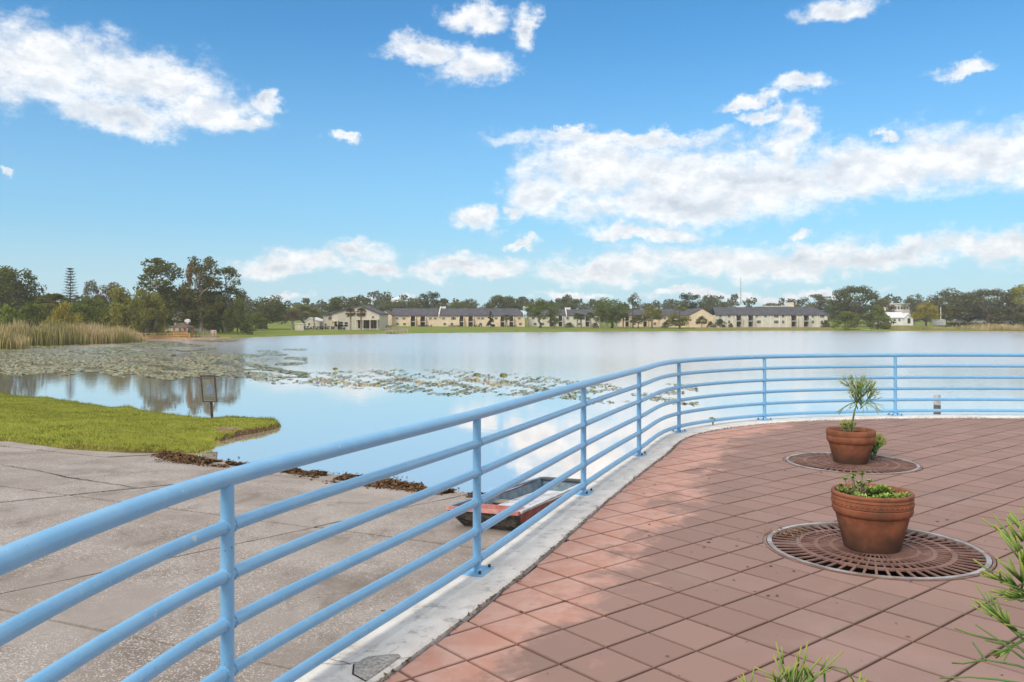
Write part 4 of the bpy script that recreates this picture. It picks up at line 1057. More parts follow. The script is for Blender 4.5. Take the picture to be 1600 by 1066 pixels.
def make_tree(kind, seed):
    """unit tree: height 10; returns trunk mesh, crown mesh"""
    r_ = random.Random(seed); tb = MB(); cl = []
    def limb(p, q, r0, r1, wob=.25):
        p, q = Vector(p), Vector(q); L = [p.lerp(q, f)+Vector((r_.gauss(0, wob), r_.gauss(0, wob), 0))*math.sin(math.pi*f) for f in (0, .33, .66, 1)]
        tb.tube(L, [r0+(r1-r0)*f for f in (0, .33, .66, 1)], 6, cap=False); return L[-1]
    size, per = .34, 90
    if kind == 'oak':
        limb((0,0,0), (.2,0,3.2), .38, .28)
        for i in range(58):
            a = r_.uniform(0, 6.28); h = r_.uniform(2.2, 8.9); f = (h-2.6)/6.3; R_ = 4.6*math.sqrt(max(.05, 1-(1.5*f-.55)**2))*r_.uniform(.45, 1)
            c = (R_*math.cos(a), R_*math.sin(a), h); rr = r_.uniform(.8, 1.55); cl.append((c, rr))
            if i % 2 == 0: (i % 4 == 0) and limb((.2,0,r_.uniform(2.2, 3.4)), (c[0]*.9, c[1]*.9, c[2]-.2), .16, .04)
    elif kind == 'tall':
        top = limb((0,0,0), (r_.uniform(-.5,.5), 0, 5.0), .26, .17); 
        for i in range(76):
            a = r_.uniform(0, 6.28); h = r_.uniform(1.6, 9.7); f = (h-1.6)/8.1; R_ = (2.5*math.sin(math.pi*(.22+.66*f))+.2)*r_.uniform(.2, 1.05)
            c = (R_*math.cos(a), R_*math.sin(a), h); rr = r_.uniform(.45, .98)*(1.15-.3*f); cl.append((c, rr))
            if i % 5 == 0: limb((top.x*.8, 0, max(1.8, h-2.2)), (c[0], c[1], c[2]-.1), .09, .025)
        size, per = .27, 150
    elif kind == 'round':
        limb((0,0,0), (0,0,3.5), .3, .2)
        for i in range(48):
            a = r_.uniform(0, 6.28); e = r_.uniform(-.6, 1.57); R_ = r_.uniform(.55, 1)
            cl.append(((3.6*R_*math.cos(e)*math.cos(a), 3.6*R_*math.cos(e)*math.sin(a), 5.4+3.6*R_*math.sin(e)), r_.uniform(.8, 1.35)))
        size, per = .34, 90
    elif kind == 'bush':
        for i in range(44):
            a = r_.uniform(0, 6.28); e = r_.uniform(-.1, 1.57); R_ = r_.uniform(.45, 1)
            cl.append(((5*R_*math.cos(e)*math.cos(a), 5*R_*math.cos(e)*math.sin(a), 1.4+7.4*R_*math.sin(e)), r_.uniform(1.0, 1.8)))
        limb((0,0,0), (0,0,4), .3, .1); size, per = .46, 62
    elif kind == 'pine':
        top = limb((0,0,0), (.3,0,8.2), .2, .10, .12)
        for i in range(13):
            a = r_.uniform(0, 6.28); h = r_.uniform(6.4, 9.6); R_ = r_.uniform(.3, 2.7)
            c = (R_*math.cos(a)+.3, R_*math.sin(a), h); cl.append((c, r_.uniform(.45, .95))); limb((.25,0,h-.8), c, .06, .02)
        size, per = .28, 130
    elif kind == 'gappy':
        limb((0,0,0), (0,0,4.5), .28, .18)
        for i in range(44):
            a = r_.uniform(0, 6.28); h = r_.uniform(2.6, 9.6); R_ = 3.4*math.sin(math.pi*min(1, (h-2)/9))*r_.uniform(.3, 1.1)
            c = (R_*math.cos(a), R_*math.sin(a), h); cl.append((c, r_.uniform(.5, 1.15)))
            if i % 4 == 1: limb((0,0,r_.uniform(3, 5)), c, .10, .03)
        size, per = .30, 120
    elif kind == 'cone':
        limb((0,0,0), (0,0,9), .2, .04, .03)
        for i in range(46):
            h = r_.uniform(1.0, 9.7); a = r_.uniform(0, 6.28); R_ = 2.5*(1-(h/10.2))**.8*r_.uniform(.5, 1); cl.append(((R_*math.cos(a), R_*math.sin(a), h), .25+.75*(1-h/10.5)))
        size, per = .36, 120
    elif kind == 'norfolk':
        limb((0,0,0), (0,0,10), .17, .03, .02); Vn = []; An = []; g_ = np.random.default_rng(seed)
        for k in range(17):
            h = 2.6+7.2*k/16; L = 1.55*(1-(k/17))**.55+.18
            for j in range(7):
                a = 6.283*j/7+k*.5+r_.uniform(-.15, .15); e = (L*math.cos(a), L*math.sin(a), h+.18*L); limb((0,0,h), e, .03, .012, .01)
                for m_ in range(16):
                    f = r_.uniform(.15, 1.05); c = np.array([e[0]*f, e[1]*f, h+.18*L*f]); dd = g_.normal(size=3)*.12; s = .24
                    ax = np.array([math.cos(a+.9), math.sin(a+.9), .35])*s*(1 if m_ % 2 else -1); bx = np.array([-math.sin(a), math.cos(a), .1])*s*.4
                    p = c+dd*np.array([1, 1, .4]); Vn += [p, p+ax*.5+bx, p+ax*1.3, p+ax*.5-bx]; An += [r_.uniform(.1, .6)]*4
        V = np.array(Vn); Fq = np.arange(len(V)).reshape(-1, 4); A = np.array(An)
    elif kind == 'sabal':
        limb((0,0,0), (.15,0,7.4), .34, .28, .05); Vn = []; Fn = []; An = []
        for k in range(64):
            a = r_.uniform(0, 6.28); e = r_.uniform(-1.0, 1.35); d = Vector((math.cos(a)*math.cos(e), math.sin(a)*math.cos(e), math.sin(e))); base = Vector((.15, 0, 7.5)); hub = base+d*1.0
            sd_ = d.cross(Vector((0, 0, 1))).normalized(); up = sd_.cross(d)
            v = r_.uniform(.1, .65) if e > -.5 else r_.uniform(.6, 1)
            for j in range(9):
                th_ = -1.2+2.4*j/8; dd = (d*math.cos(th_)+sd_*math.sin(th_)).normalized(); L = r_.uniform(1.2, 1.7); tip = hub+dd*L+Vector((0, 0, -.28*L)); w_ = .10; pr = dd.cross(up).normalized()*w_
                Vn += [hub, hub+dd*L*.55+pr, tip, hub+dd*L*.55-pr]; An += [v]*4
            w_ = .04; Vn += [base-sd_*w_, base+sd_*w_, hub+sd_*w_, hub-sd_*w_]; An += [v]*4
        V = np.array([tuple(p) for p in Vn]); Fq = np.arange(len(V)).reshape(-1, 4); A = np.array(An)
    if kind not in ('norfolk', 'sabal'): V, Fq, A = leaf_cloud(cl, per, size, seed)
    tm = bpy.data.meshes.new('trunk'); tm.from_pydata(tb.v, [], tb.f); tm.update(); tm.shade_smooth(); tm.materials.append(M_PALEBARK if kind in ('tall', 'sabal') else M_BARK)
    cm = npmesh('crown', V, Fq, M_LEAF, A); return tm, cm
CACHE = {}
def tree(kind, seed, x, ytop, width, D, col, name, label, cat='tree', group=None, base=None, turn=None):
    key = (kind, seed)
    if key not in CACHE:
        tm, cm = make_tree(kind, seed); co = np.empty(len(cm.vertices)*3, np.float32); cm.vertices.foreach_get('co', co); co = co.reshape(-1, 3)
        CACHE[key] = (tm, cm, float(np.percentile(co[:, 2], 99.7)), 2*float(np.percentile(np.abs(co[:, :2]), 98.5)))
    tm, cm, hz, wx = CACHE[key]
    X = px(x, D); zb = gz(X, D) if base is None else pz(base, D); h = pz(ytop, D)-zb; wd = width*D/F
    t = thing(name, label, cat, (X, D, zb), group); t.rotation_euler = (0, 0, turn if turn is not None else (x*12.9898) % 6.283); t.scale = (wd/wx, wd/wx, h/hz)
    for nm, me in (('trunk', tm), ('crown', cm)):
        o = mobj(nm, me, t); o.color = (*col, 1)
    return t
DK = (.125, .140, .042); MID = (.155, .185, .042); OLV = (.215, .215, .055); YEL = (.34, .29, .05); LIME = (.23, .28, .055); BRN = (.20, .155, .075); GRY = (.155, .160, .085)
g1 = 'trees on the left shore'
tree('oak', 1, 22, 419, 96, 150, DK, 'oak_tree', 'broad dark oak at the left picture edge above the cattails', group=g1)
tree('norfolk', 2, 110, 419, 26, 190, (.07, .085, .05), 'norfolk_pine', 'slender tiered pine rising alone behind the left trees', group=g1)
tree('bush', 3, 12, 478, 46, 122, LIME, 'shrub', 'bright green shrub behind cattails at the left edge', 'shrub', group=g1)
tree('bush', 4, 50, 474, 58, 128, MID, 'shrub', 'mid green shrub behind the cattails, second from left edge', 'shrub', group=g1)
tree('sabal', 5, 84, 458, 52, 146, OLV, 'palm_tree', 'squat brownish palm behind the yellow shrub on left', 'palm', group=g1)
tree('bush', 6, 99, 474, 50, 126, YEL, 'shrub', 'yellow-green shrub above the cattails below the slender pine', 'shrub', group=g1)
tree('round', 7, 138, 466, 68, 138, MID, 'tree', 'round green tree between yellow shrub and pale willow-like tree', group=g1)
tree('gappy', 8, 145, 438, 36, 185, GRY, 'tree', 'distant grey-green tree top right of the slender pine', group=g1)
tree('round', 9, 175, 442, 50, 185, BRN, 'tree', 'brownish distant tree top left of the tall gappy trees', group=g1)
tree('bush', 10, 186, 450, 72, 132, OLV, 'tree', 'olive feathery tree full to the ground at the cattails end', group=g1)
tree('tall', 11, 243, 404, 84, 158, DK, 'tall_tree', 'tall dark tree with uneven top left of the tallest tree', group=g1)
tree('bush', 12, 232, 452, 46, 146, OLV, 'tree', 'olive lower tree standing in front of the tall dark one', group=g1)
tree('tall', 13, 314, 402, 68, 160, (.145, .145, .045), 'tall_tree', 'tallest tree of left shore, with rusty leaves and pale trunk', group=g1)
tree('tall', 14, 352, 418, 66, 163, DK, 'tall_tree', 'tall tree with spreading right branch beside the tallest one', group=g1)
tree('bush', 15, 371, 468, 42, 156, DK, 'tree', 'dark rounded tree at the right end of the left shore', group=g1)
tree('gappy', 16, 300, 410, 30, 161, (.32, .20, .07), 'tree', 'rust coloured tree crown mixed into the tallest tree', group=g1)
for (x, yt, w_, D, c, lb) in ((215, 468, 56, 166, MID, 'green undergrowth at the end of the cattails'), (243, 466, 56, 170, DK, 'dark undergrowth left of the gazebo roof'), (272, 462, 60, 184, DK, 'dark undergrowth right behind the gazebo roof'), (312, 464, 56, 176, MID, 'green undergrowth between gazebo and pale trunks'), (348, 466, 50, 174, DK, 'dark undergrowth beneath the tall tree with spreading branch'), (160, 470, 70, 150, DK, 'dark undergrowth behind the round green tree'), (70, 462, 80, 160, DK, 'dark undergrowth below the slender pine')):
    tree('bush', 20+x % 3, x, yt, w_, D, c, 'undergrowth', lb, 'shrub', 'undergrowth behind the gazebo')
tree('sabal', 5, 228, 476, 18, 150, OLV, 'palm_tree', 'thin palm left of the gazebo under the tall trees', 'palm', group=g1)
g2 = 'trees on the far shore'
tree('oak', 31, 416, 463, 72, 206, DK, 'oak_tree', 'domed dark oak left of the low shed across the lake', group=g2)
tree('bush', 22, 400, 488, 40, 190, MID, 'shrub', 'green shrub under the domed oak by the far lawn', 'shrub', group=g2)
tree('round', 32, 472, 476, 58, 270, OLV, 'tree', 'olive tree between the domed oak and the clubhouse', group=g2)
tree('sabal', 34, 457, 488, 26, 200, BRN, 'palm_tree', 'brown-skirted palm left of the low shed', 'palm', group=g2)
tree('sabal', 34, 490, 484, 17, 205, OLV, 'palm_tree', 'palm in front of the clubhouse side wing', 'palm', group=g2)
tree('sabal', 34, 547.5, 481, 18, 193, BRN, 'palm_tree', 'left one of the two palms before the clubhouse gable', 'palm', group=g2)
tree('sabal', 35, 564, 481, 18, 194, BRN, 'palm_tree', 'right one of the two palms before the clubhouse gable', 'palm', group=g2)
tree('oak', 1, 535, 464, 64, 250, DK, 'oak_tree', 'dark oak showing above the clubhouse roof', group=g2)
tree('pine', 36, 567, 462, 50, 246, DK, 'pine_tree', 'flat-topped open pine right of the clubhouse chimney', group=g2)
tree('oak', 31, 628, 469, 80, 300, DK, 'oak_tree', 'broad tree behind the left end of cream apartments', group=g2)
tree('gappy', 37, 671, 456, 44, 300, (.075, .090, .035), 'tree', 'pointed dark tree above the white fire wall of cream apartments', group=g2)
tree('oak', 38, 718, 472, 46, 320, MID, 'tree', 'low tree behind cream apartments right of pointed dark tree', group=g2)
tree('gappy', 8, 738, 467, 30, 310, DK, 'tree', 'small gappy tree behind the middle of cream apartments', group=g2)
tree('oak', 1, 790, 462, 64, 300, DK, 'oak_tree', 'dark broad tree above the right end of cream apartments', group=g2)
tree('round', 39, 844, 467, 54, 238, MID, 'tree', 'leafy tree before the gap between the two apartment blocks', group=g2)
tree('gappy', 37, 887, 465, 36, 310, DK, 'tree', 'dark tree behind the pale apartments with sloping fire wall', group=g2)
tree('oak', 31, 956, 466, 60, 240, (.15, .19, .042), 'oak_tree', 'bright green broad tree standing among palms mid far shore', group=g2)
tree('gappy', 8, 935, 470, 30, 290, DK, 'tree', 'dark tree top behind left side of bright green tree', group=g2)
tree('pine', 40, 989, 457, 30, 244, DK, 'pine_tree', 'tall bare-stemmed pine beside the bright green broad tree', group=g2)
tree('round', 7, 1019, 479, 34, 236, OLV, 'tree', 'small round tree, left of the pair near gable house', group=g2)
tree('cone', 41, 1062, 471, 42, 236, OLV, 'tree', 'conical tree before the cream gable house', group=g2)
tree('gappy', 37, 1078, 458, 44, 300, (.075, .090, .035), 'tree', 'dark gappy tree rising behind the cream gable house', group=g2)
tree('gappy', 8, 1106, 461, 34, 305, DK, 'tree', 'dark tree right of gable house peak', group=g2)
tree('oak', 38, 1134, 472, 34, 320, GRY, 'tree', 'greyish tree behind left end of the long pale block', group=g2)
tree('cone', 42, 767, 486, 13, 232, (.03, .045, .018), 'conifer', 'small dark narrow conifer on lawn before cream apartments', group=g2)
tree('round', 39, 866, 494, 18, 232, DK, 'tree', 'little dark tree on lawn right of leafy gap tree', group=g2)
tree('round', 7, 997, 492, 24, 236, DK, 'tree', 'little dark tree at the foot of the bare-stemmed pine', group=g2)
for x, yt, lb in ((902, 489, 'leftmost of the short palms on the far lawn'), (908, 491, 'second short palm from left on the far lawn'), (922, 488, 'third short palm from left on the far lawn'), (937, 483, 'taller palm left under the bright green tree'), (948, 486, 'palm in the middle under the bright green tree'), (963, 489, 'low palm right under the bright green tree'), (974, 485, 'palm left of the bare-stemmed pine trunk'), (792, 492, 'palm against the right part of cream apartments')):
    tree('sabal', 34 if x % 2 else 35, x, yt, 15, 234+(x % 5), MID, 'palm_tree', lb, 'palm', 'short palms on the far lawn')
tree('round', 9, 1096, 494, 17, 240, DK, 'tree', 'little round tree against the cream gable wall', group=g2)
for x, yt, w_, lb in ((1125, 498, 20, 'dark shrub at the left end of the long pale block'), (1142, 505, 9, 'low shrub under left windows of the long pale block'), (1290, 500, 16, 'shrub at the right end of the long pale block'), (1110, 502, 12, 'dark shrub right of the cream gable wall'), (1040, 503, 16, 'dark shrub left of the cream gable house'), (890, 504, 16, 'low shrub before the pale apartments'), (930, 505, 14, 'low shrub behind short palms')):
    tree('bush', 21, x, yt, w_, 246, DK, 'shrub', lb, 'shrub', 'shrubs along the far buildings')
g3 = 'trees at the right of the far shore'
tree('gappy', 43, 1274, 460, 56, 300, GRY, 'tree', 'grey-green open tree behind right end of long pale block', group=g3)
tree('oak', 44, 1338, 447, 78, 262, (.125, .145, .055), 'oak_tree', 'big dome-shaped oak right of the long pale block', group=g3)
tree('round', 9, 1382, 466, 28, 280, BRN, 'tree', 'brownish small tree left of the white cottage', group=g3)
tree('bush', 45, 1321, 487, 46, 226, MID, 'tree', 'round full tree at the water, left of the pair under big oak', group=g3)
tree('bush', 3, 1371, 478, 50, 230, MID, 'tree', 'round full tree at the water beside the white cottage', group=g3)
tree('gappy', 8, 1429, 460, 32, 300, GRY, 'tree', 'thin tree behind the long white-roofed building', group=g3)
tree('round', 46, 1446, 473, 42, 240, YEL, 'tree', 'yellow flowering tree right of the white cottage', group=g3)
tree('oak', 31, 1492, 452, 76, 265, GRY, 'oak_tree', 'hazy oak with reddish twigs right of yellow tree', group=g3)
tree('round', 46, 1494, 461, 40, 262, (.24, .19, .035), 'tree', 'yellow blossom crown amid the hazy oaks at right', group=g3)
tree('oak', 44, 1545, 452, 90, 255, GRY, 'oak_tree', 'wide hazy oak, second from the right picture edge', group=g3)
tree('oak', 1, 1600, 450, 84, 250, (.165, .17, .08), 'oak_tree', 'wide hazy oak at the right picture edge', group=g3)
tree('gappy', 43, 1640, 425, 90, 205, OLV, 'tree', 'taller tree whose twigs enter at the right picture edge', group=g3)
for x, yt, lb in ((1478, 488, 'dark bush under the first hazy oak at right'), (1520, 490, 'dark bush between the hazy oaks at right'), (1562, 490, 'dark bush under the wide hazy oak at right'), (1598, 489, 'dark bush at the right edge under the oaks')):
    tree('bush', 21, x, yt, 40, 262, DK, 'undergrowth', lb, 'shrub', 'undergrowth beneath the hazy oaks')
# far wood that closes the horizon: one mass
g_ = np.random.default_rng(77); cl = []
for i in range(900):
    a = g_.uniform(-1.25, 1.25); D = g_.uniform(370, 480) if a > -.33 else g_.uniform(215, 330); x_ = D*math.tan(a) if abs(a) < .9 else D*math.tan(.9)*np.sign(a)*(1+abs(a)-.9); hh = g_.uniform(6, 11)*(1.0 if D > 340 else .8)
    hh += 2.0*math.sin(a*31)+1.3*math.sin(a*77+1)
    for k in range(4): cl.append(((x_+g_.normal(0, 3), D+g_.normal(0, 3), .5+hh*(k+.6)/4), g_.uniform(1.6, 2.6)))
V, Fq, A = leaf_cloud(cl, 14, 1.15, 5)
o = mobj('distant_wood', npmesh('distant_wood', V, Fq, M_LEAF, A)); o.color = (.115, .130, .062, 1); tag(o, 'distant band of woodland closing the horizon behind the buildings', 'wood', kind='stuff')

# ------------------------------------------------------------------ buildings across the lake
def poly_roof(t, pts, faces, m_, name='roof'):
    b = MB(); b.add(pts, faces); return b.build(name, m_, t)
def window(t, x, z, y, w_, h, frame=M_TRIM):
    b = MB(); b.box(x-w_/2, x+w_/2, y-.07, y+.05, z, z+h); f = b.build('window', frame, t)
    b = MB(); e = .09; b.box(x-w_/2+e, x+w_/2-e, y-.10, y-.06, z+e, z+h-e); b.build('pane', M_GLASS, f)
    b = MB(); b.box(x-w_/2+e, x+w_/2-e, y-.115, y-.10, z+h*.5-.03, z+h*.5+.03); b.build('glazing_bar', frame, f)
def side_block(t, x0, x1, D, dep, zb, ze, zr, wall, roof, hipl=0, hipr=0, bays=(), wins=(), fire=(), over=.35):
    """two-storey block, ridge parallel to the shore; bays are recessed balconies"""
    zm = zb+(ze-zb)*.5; cur = x0; rec = 1.3
    edges = sorted(bays)
    for (a, c) in edges+[(x1, None)]:
        if a > cur: b = MB(); b.box(cur, a, D, D+dep, zb-.6, ze); b.build('wall', wall, t)
        if c is None: break
        b = MB(); b.box(a, c, D+rec, D+dep, zb-.6, ze); b.build('recess_wall', wall, t)
        b = MB(); b.box(a, c, D-.05, D+rec, zm-.14, zm+.02); bl = b.build('balcony_floor', M_TRIM, t)
        b = MB(); b.box(a, c, D-.02, D+.04, zm+.62, zm+.70)
        nb = max(3, int((c-a)/.16))
        for k in range(nb+1): xx = a+(c-a)*k/nb; b.box(xx-.02, xx+.02, D-.01, D+.03, zm+.02, zm+.62)
        b.build('balcony_rail', M_DARKFRAME, bl)
        for zz_ in (zb, zm):
            b = MB(); b.box(a+.12, c-.12, D+rec-.06, D+rec+.02, zz_+.05, zz_+(ze-zb)*.42); dr = b.build('glass_door', M_DARKFRAME, t)
            b = MB(); b.box(a+.22, (a+c)/2-.04, D+rec-.09, D+rec-.05, zz_+.12, zz_+(ze-zb)*.40); b.box((a+c)/2+.04, c-.22, D+rec-.09, D+rec-.05, zz_+.12, zz_+(ze-zb)*.40); b.build('pane', M_GLASS, dr)
        for xx in (a, c):                                                     # wing walls with sloping tops beside the balconies
            b = MB(); b.add([(xx-.10, D-.9, zb-.5), (xx+.10, D-.9, zb-.5), (xx+.10, D, zb-.5), (xx-.10, D, zb-.5), (xx-.10, D-.9, ze-.9), (xx+.10, D-.9, ze-.9), (xx+.10, D, ze-.02), (xx-.10, D, ze-.02)],
                            [(0, 3, 2, 1), (4, 5, 6, 7), (0, 1, 5, 4), (1, 2, 6, 5), (2, 3, 7, 6), (3, 0, 4, 7)]); b.build('wing_wall', wall, t)
        cur = c
    yr = D+dep/2; o = over; xl, xr = x0-o, x1+o
    P_ = [(xl, D-o, ze-.08), (xr, D-o, ze-.08), (xr-hipr, yr, zr), (xl+hipl, yr, zr), (xl, D+dep+o, ze-.08), (xr, D+dep+o, ze-.08)]
    th = .16; P2 = [(x, y, z+th) for x, y, z in P_]
    poly_roof(t, P_+P2, [(0, 1, 2, 3), (3, 2, 5, 4), (6, 9, 8, 7), (9, 10, 11, 8), (0, 6, 7, 1), (4, 5, 11, 10), (1, 7, 8, 2), (2, 8, 11, 5), (0, 3, 9, 6), (3, 4, 10, 9)], roof)
    for (s_, xx, hp) in ((0, x0, hipl), (1, x1, hipr)):
        if hp < .5: b = MB(); b.add([(xx, D, ze), (xx, D+dep, ze), (xx, yr, zr-.1)], [(0, 1, 2)]); b.build('gable_end', wall, t)
    for (xw, zw, ww, hw_) in wins: window(t, xw, zw, D, ww, hw_)
    for fx in fire:
        b = MB(); b.add([(fx-.14, D-.5, ze-.4), (fx+.14, D-.5, ze-.4), (fx+.14, yr, ze-.4), (fx-.14, yr, ze-.4), (fx-.14, D-.5, ze+.45), (fx+.14, D-.5, ze+.45), (fx+.14, yr, zr+.75), (fx-.14, yr, zr+.75)],
                        [(0, 3, 2, 1), (4, 5, 6, 7), (0, 1, 5, 4), (1, 2, 6, 5), (2, 3, 7, 6), (3, 0, 4, 7)])
        b.box(fx-.14, fx+1.7, yr-.1, yr+.1, zr-.5, zr+.75); b.build('fire_wall', M_TRIM, t)
def front_gable(t, x0, x1, xa, D, dep, zb, ze0, ze1, za, wall, roof, over=.35):
    b = MB(); b.prism([(x0, zb-.6), (x1, zb-.6), (x1, ze1), (xa, za), (x0, ze0)], D, D+dep); b.build('gable_wall', wall, t)
    for (xe, zz_, s_) in ((x0, ze0, -1), (x1, ze1, 1)):
        k = (za-zz_)/(xa-xe); xo = xe+s_*over; zo = zz_+k*(xo-xe); b = MB()
        b.add([(xo, D-over, zo+.03), (xa, D-over, za+.03), (xa, D+dep+over, za+.03), (xo, D+dep+over, zo+.03), (xo, D-over, zo+.24), (xa, D-over, za+.24), (xa, D+dep+over, za+.24), (xo, D+dep+over, zo+.24)],
              [(0, 3, 2, 1), (4, 5, 6, 7), (0, 1, 5, 4), (1, 2, 6, 5), (2, 3, 7, 6), (3, 0, 4, 7)]); b.build('roof', roof, t)
def X_(x, D): return px(x, D)
# clubhouse
D = 205; zb = pz(513.5, D); t = thing('clubhouse', 'grey-beige clubhouse with wide low gable and glass doors across lake', 'building', (X_(550, D), D, zb))
front_gable(t, X_(519, D), X_(593, D), X_(562, D), D, 14, zb, pz(490.5, D), pz(491, D), pz(478.5, D), M_GREYW, M_ROOF)
b = MB(); b.box(X_(503, D), X_(519, D)-.02, D+1.2, D+13, zb-.6, pz(491, D)); b.build('side_wing', M_GREYW, t)
b = MB(); q_ = [(X_(501.5, D), D+.6, pz(491.4, D)), (X_(519, D)-.4, D+.6, pz(490.8, D)), (X_(548, D), D+5, pz(478.2, D)), (X_(540, D), D+13, pz(478.2, D)), (X_(501.5, D), D+13.5, pz(491.2, D))]
b.add(q_+[(x, y, z+.25) for x, y, z in q_], [(4, 3, 2, 1, 0), (5, 6, 7, 8, 9)]+[(i, (i+1) % 5, (i+1) % 5+5, i+5) for i in range(5)]); b.build('side_roof', M_ROOF, t)
b = MB(); b.box(X_(547, D), X_(551, D), D+1, D+2.2, pz(488, D), pz(476.5, D)); b.build('chimney', M_ROOF, t)
for x_, z_, w_, h_ in ((525, 506, .9, 1.3), (528, 509, .8, 1.0), (541, 507, 1.0, 1.3), (533, 507, 1.1, 1.4), (514, 496, 1.0, .9), (583, 494, .8, .7), (507, 506, .7, .8)): window(t, X_(x_, D), pz(z_+4, D), D if x_ > 519 else D+1.2, w_, h_)
for k in range(5):
    xx = X_(559.5+k*6, D); b = MB(); b.box(xx, xx+.86, D-.06, D+.04, zb+.1, pz(500.5, D)); dr = b.build('glass_door', M_DARKFRAME, t)
    b = MB(); b.box(xx+.08, xx+.78, D-.09, D-.05, zb+.2, pz(501.2, D)); b.build('pane', M_GLASS, dr)
b = MB(); b.box(X_(557, D), X_(592, D), D-2.2, D-.03, pz(500.2, D), pz(499, D)); 
for k in range(4): xx = X_(558+k*11, D); b.box(xx, xx+.16, D-2.2, D-2.05, zb-.3, pz(500.2, D))
b.build('porch', M_CREAM, t)
b = MB(); b.box(X_(518, D), X_(530, D), D-1.8, D-.03, pz(502.3, D), pz(501.3, D))
for k in range(3): xx = X_(518.3+k*5.3, D); b.box(xx, xx+.15, D-1.8, D-1.65, zb-.3, pz(502.3, D))
b.build('side_porch', M_CREAM, t)
D = 208; zb = pz(511, D); t = thing('annex', 'low pale annex with gable left of the clubhouse', 'building', (X_(488, D), D, zb)); front_gable(t, X_(477, D), X_(500, D), X_(484, D), D, 8, zb, pz(503, D), pz(503, D), pz(497.5, D), M_PALE, M_LROOF, .15)
for x_ in (483, 491): window(t, X_(x_, D), pz(508.5, D), D, .7, .7)
D = 196; zb = pz(514, D); t = thing('utility_shed', 'small grey flat shed on the lawn left of the hedge', 'shed', (X_(468, D), D, zb))
b = MB(); b.box(X_(461, D), X_(474.5, D), D, D+2, zb-.4, pz(506, D)); b.build('walls', M_GREYW, t); b = MB(); b.box(X_(460.5, D), X_(475, D), D-.15, D+2.15, pz(506, D), pz(505.2, D)); b.build('roof', M_LROOF, t)
b = MB(); b.box(X_(466, D), X_(469, D), D-.04, D+.02, zb, pz(508, D)); b.build('door', M_PALE, t)
def hedge(x0, x1, D, ytop, ybase, label):
    X0, X1 = X_(x0, D), X_(x1, D); zb, zt = pz(ybase, D), pz(ytop, D); cl = []; n_ = max(3, int((X1-X0)/.45))
    for i in range(n_):
        for zz_ in (.25, .7): cl.append(((X0+(X1-X0)*(i+.5)/n_+random.uniform(-.1, .1), D+random.uniform(-.3, .3), zb+(zt-zb)*zz_), (zt-zb)*.34))
    V, Fq, A = leaf_cloud(cl, 300, .22, int(x0)); o = mobj('hedge', npmesh('hedge', V, Fq, M_LEAF, A*.7)); o.color = (.035, .050, .018, 1); tag(o, label, 'hedge', 'clipped hedges on the far lawn')
hedge(475, 523, 190, 509.5, 515, 'long clipped hedge on the lawn before the clubhouse'); hedge(527, 539, 189, 507, 515.5, 'rounded clipped bush at the hedge end before the clubhouse')
hedge(740, 753, 250, 507, 511, 'clipped hedge under cream apartments middle balconies'); hedge(653, 676, 250, 507.5, 511, 'clipped hedge under cream apartments left balconies'); hedge(700, 718, 250, 507.8, 511, 'clipped hedge right of the fire wall of cream apartments'); hedge(596, 612, 215, 508, 512, 'clipped hedge between clubhouse and cream apartments'); hedge(783, 808, 250, 508, 511, 'clipped hedge under cream apartments right balconies')
# cream apartments
D = 258; zb = pz(511, D); ze = pz(493.5, D); zr = pz(482.5, D); t = thing('cream_apartments', 'long cream two-storey apartment block with dark roof across lake', 'building', (X_(715, D), D, zb))
bays = [(X_(a, D), X_(c, D)) for a, c in ((641.5, 649.5), (656.5, 665), (717.5, 725), (731.5, 739.5), (781.5, 788.5), (795.5, 802.5))]
wn = []
for x_ in (620, 631, 672.5, 680, 693, 707, 710, 748, 754, 775, 811): wn += [(X_(x_, D), pz(499.5, D), 1.1, .75)]
for x_ in (621, 632, 695, 706, 751, 813): wn += [(X_(x_, D), pz(508.5, D), 1.0, .85)]
side_block(t, X_(612, D), X_(820, D), D, 11, zb, ze, zr, M_CREAM, M_ROOF, 0, 2.5, bays, wn, (X_(686, D), X_(818.5, D)))
front_gable(t, X_(594, D), X_(613.5, D), X_(603, D), D-2, 10, zb, pz(492, D), pz(493, D), pz(486, D), M_CREAM, M_ROOF, .15)
# low wall, jetty
D = 180; b = MB(); Xa, Xb = X_(602, D), X_(637, D); t = thing('timber_jetty', 'low weathered timber jetty on far shore below cream gable', 'jetty', (X_(620, D), D, WZ))
b.box(Xa, Xb, D, D+3, WZ+.62, WZ+.75); b.build('deck', M_GREYWOOD, t)
for k in range(7): xx = Xa+(Xb-Xa)*k/6; b = MB(); b.box(xx-.07, xx+.07, D-.1, D+.05, WZ-1, WZ+1.25); b.build('post', M_GREYWOOD, t)
b = MB(); b.box(Xa, Xb, D-.04, D, WZ+1.12, WZ+1.2); b.build('handrail', M_GREYWOOD, t)
b = MB(); b.box(Xa, Xb, D-.04, D, WZ+.85, WZ+.92); b.build('handrail', M_GREYWOOD, t)
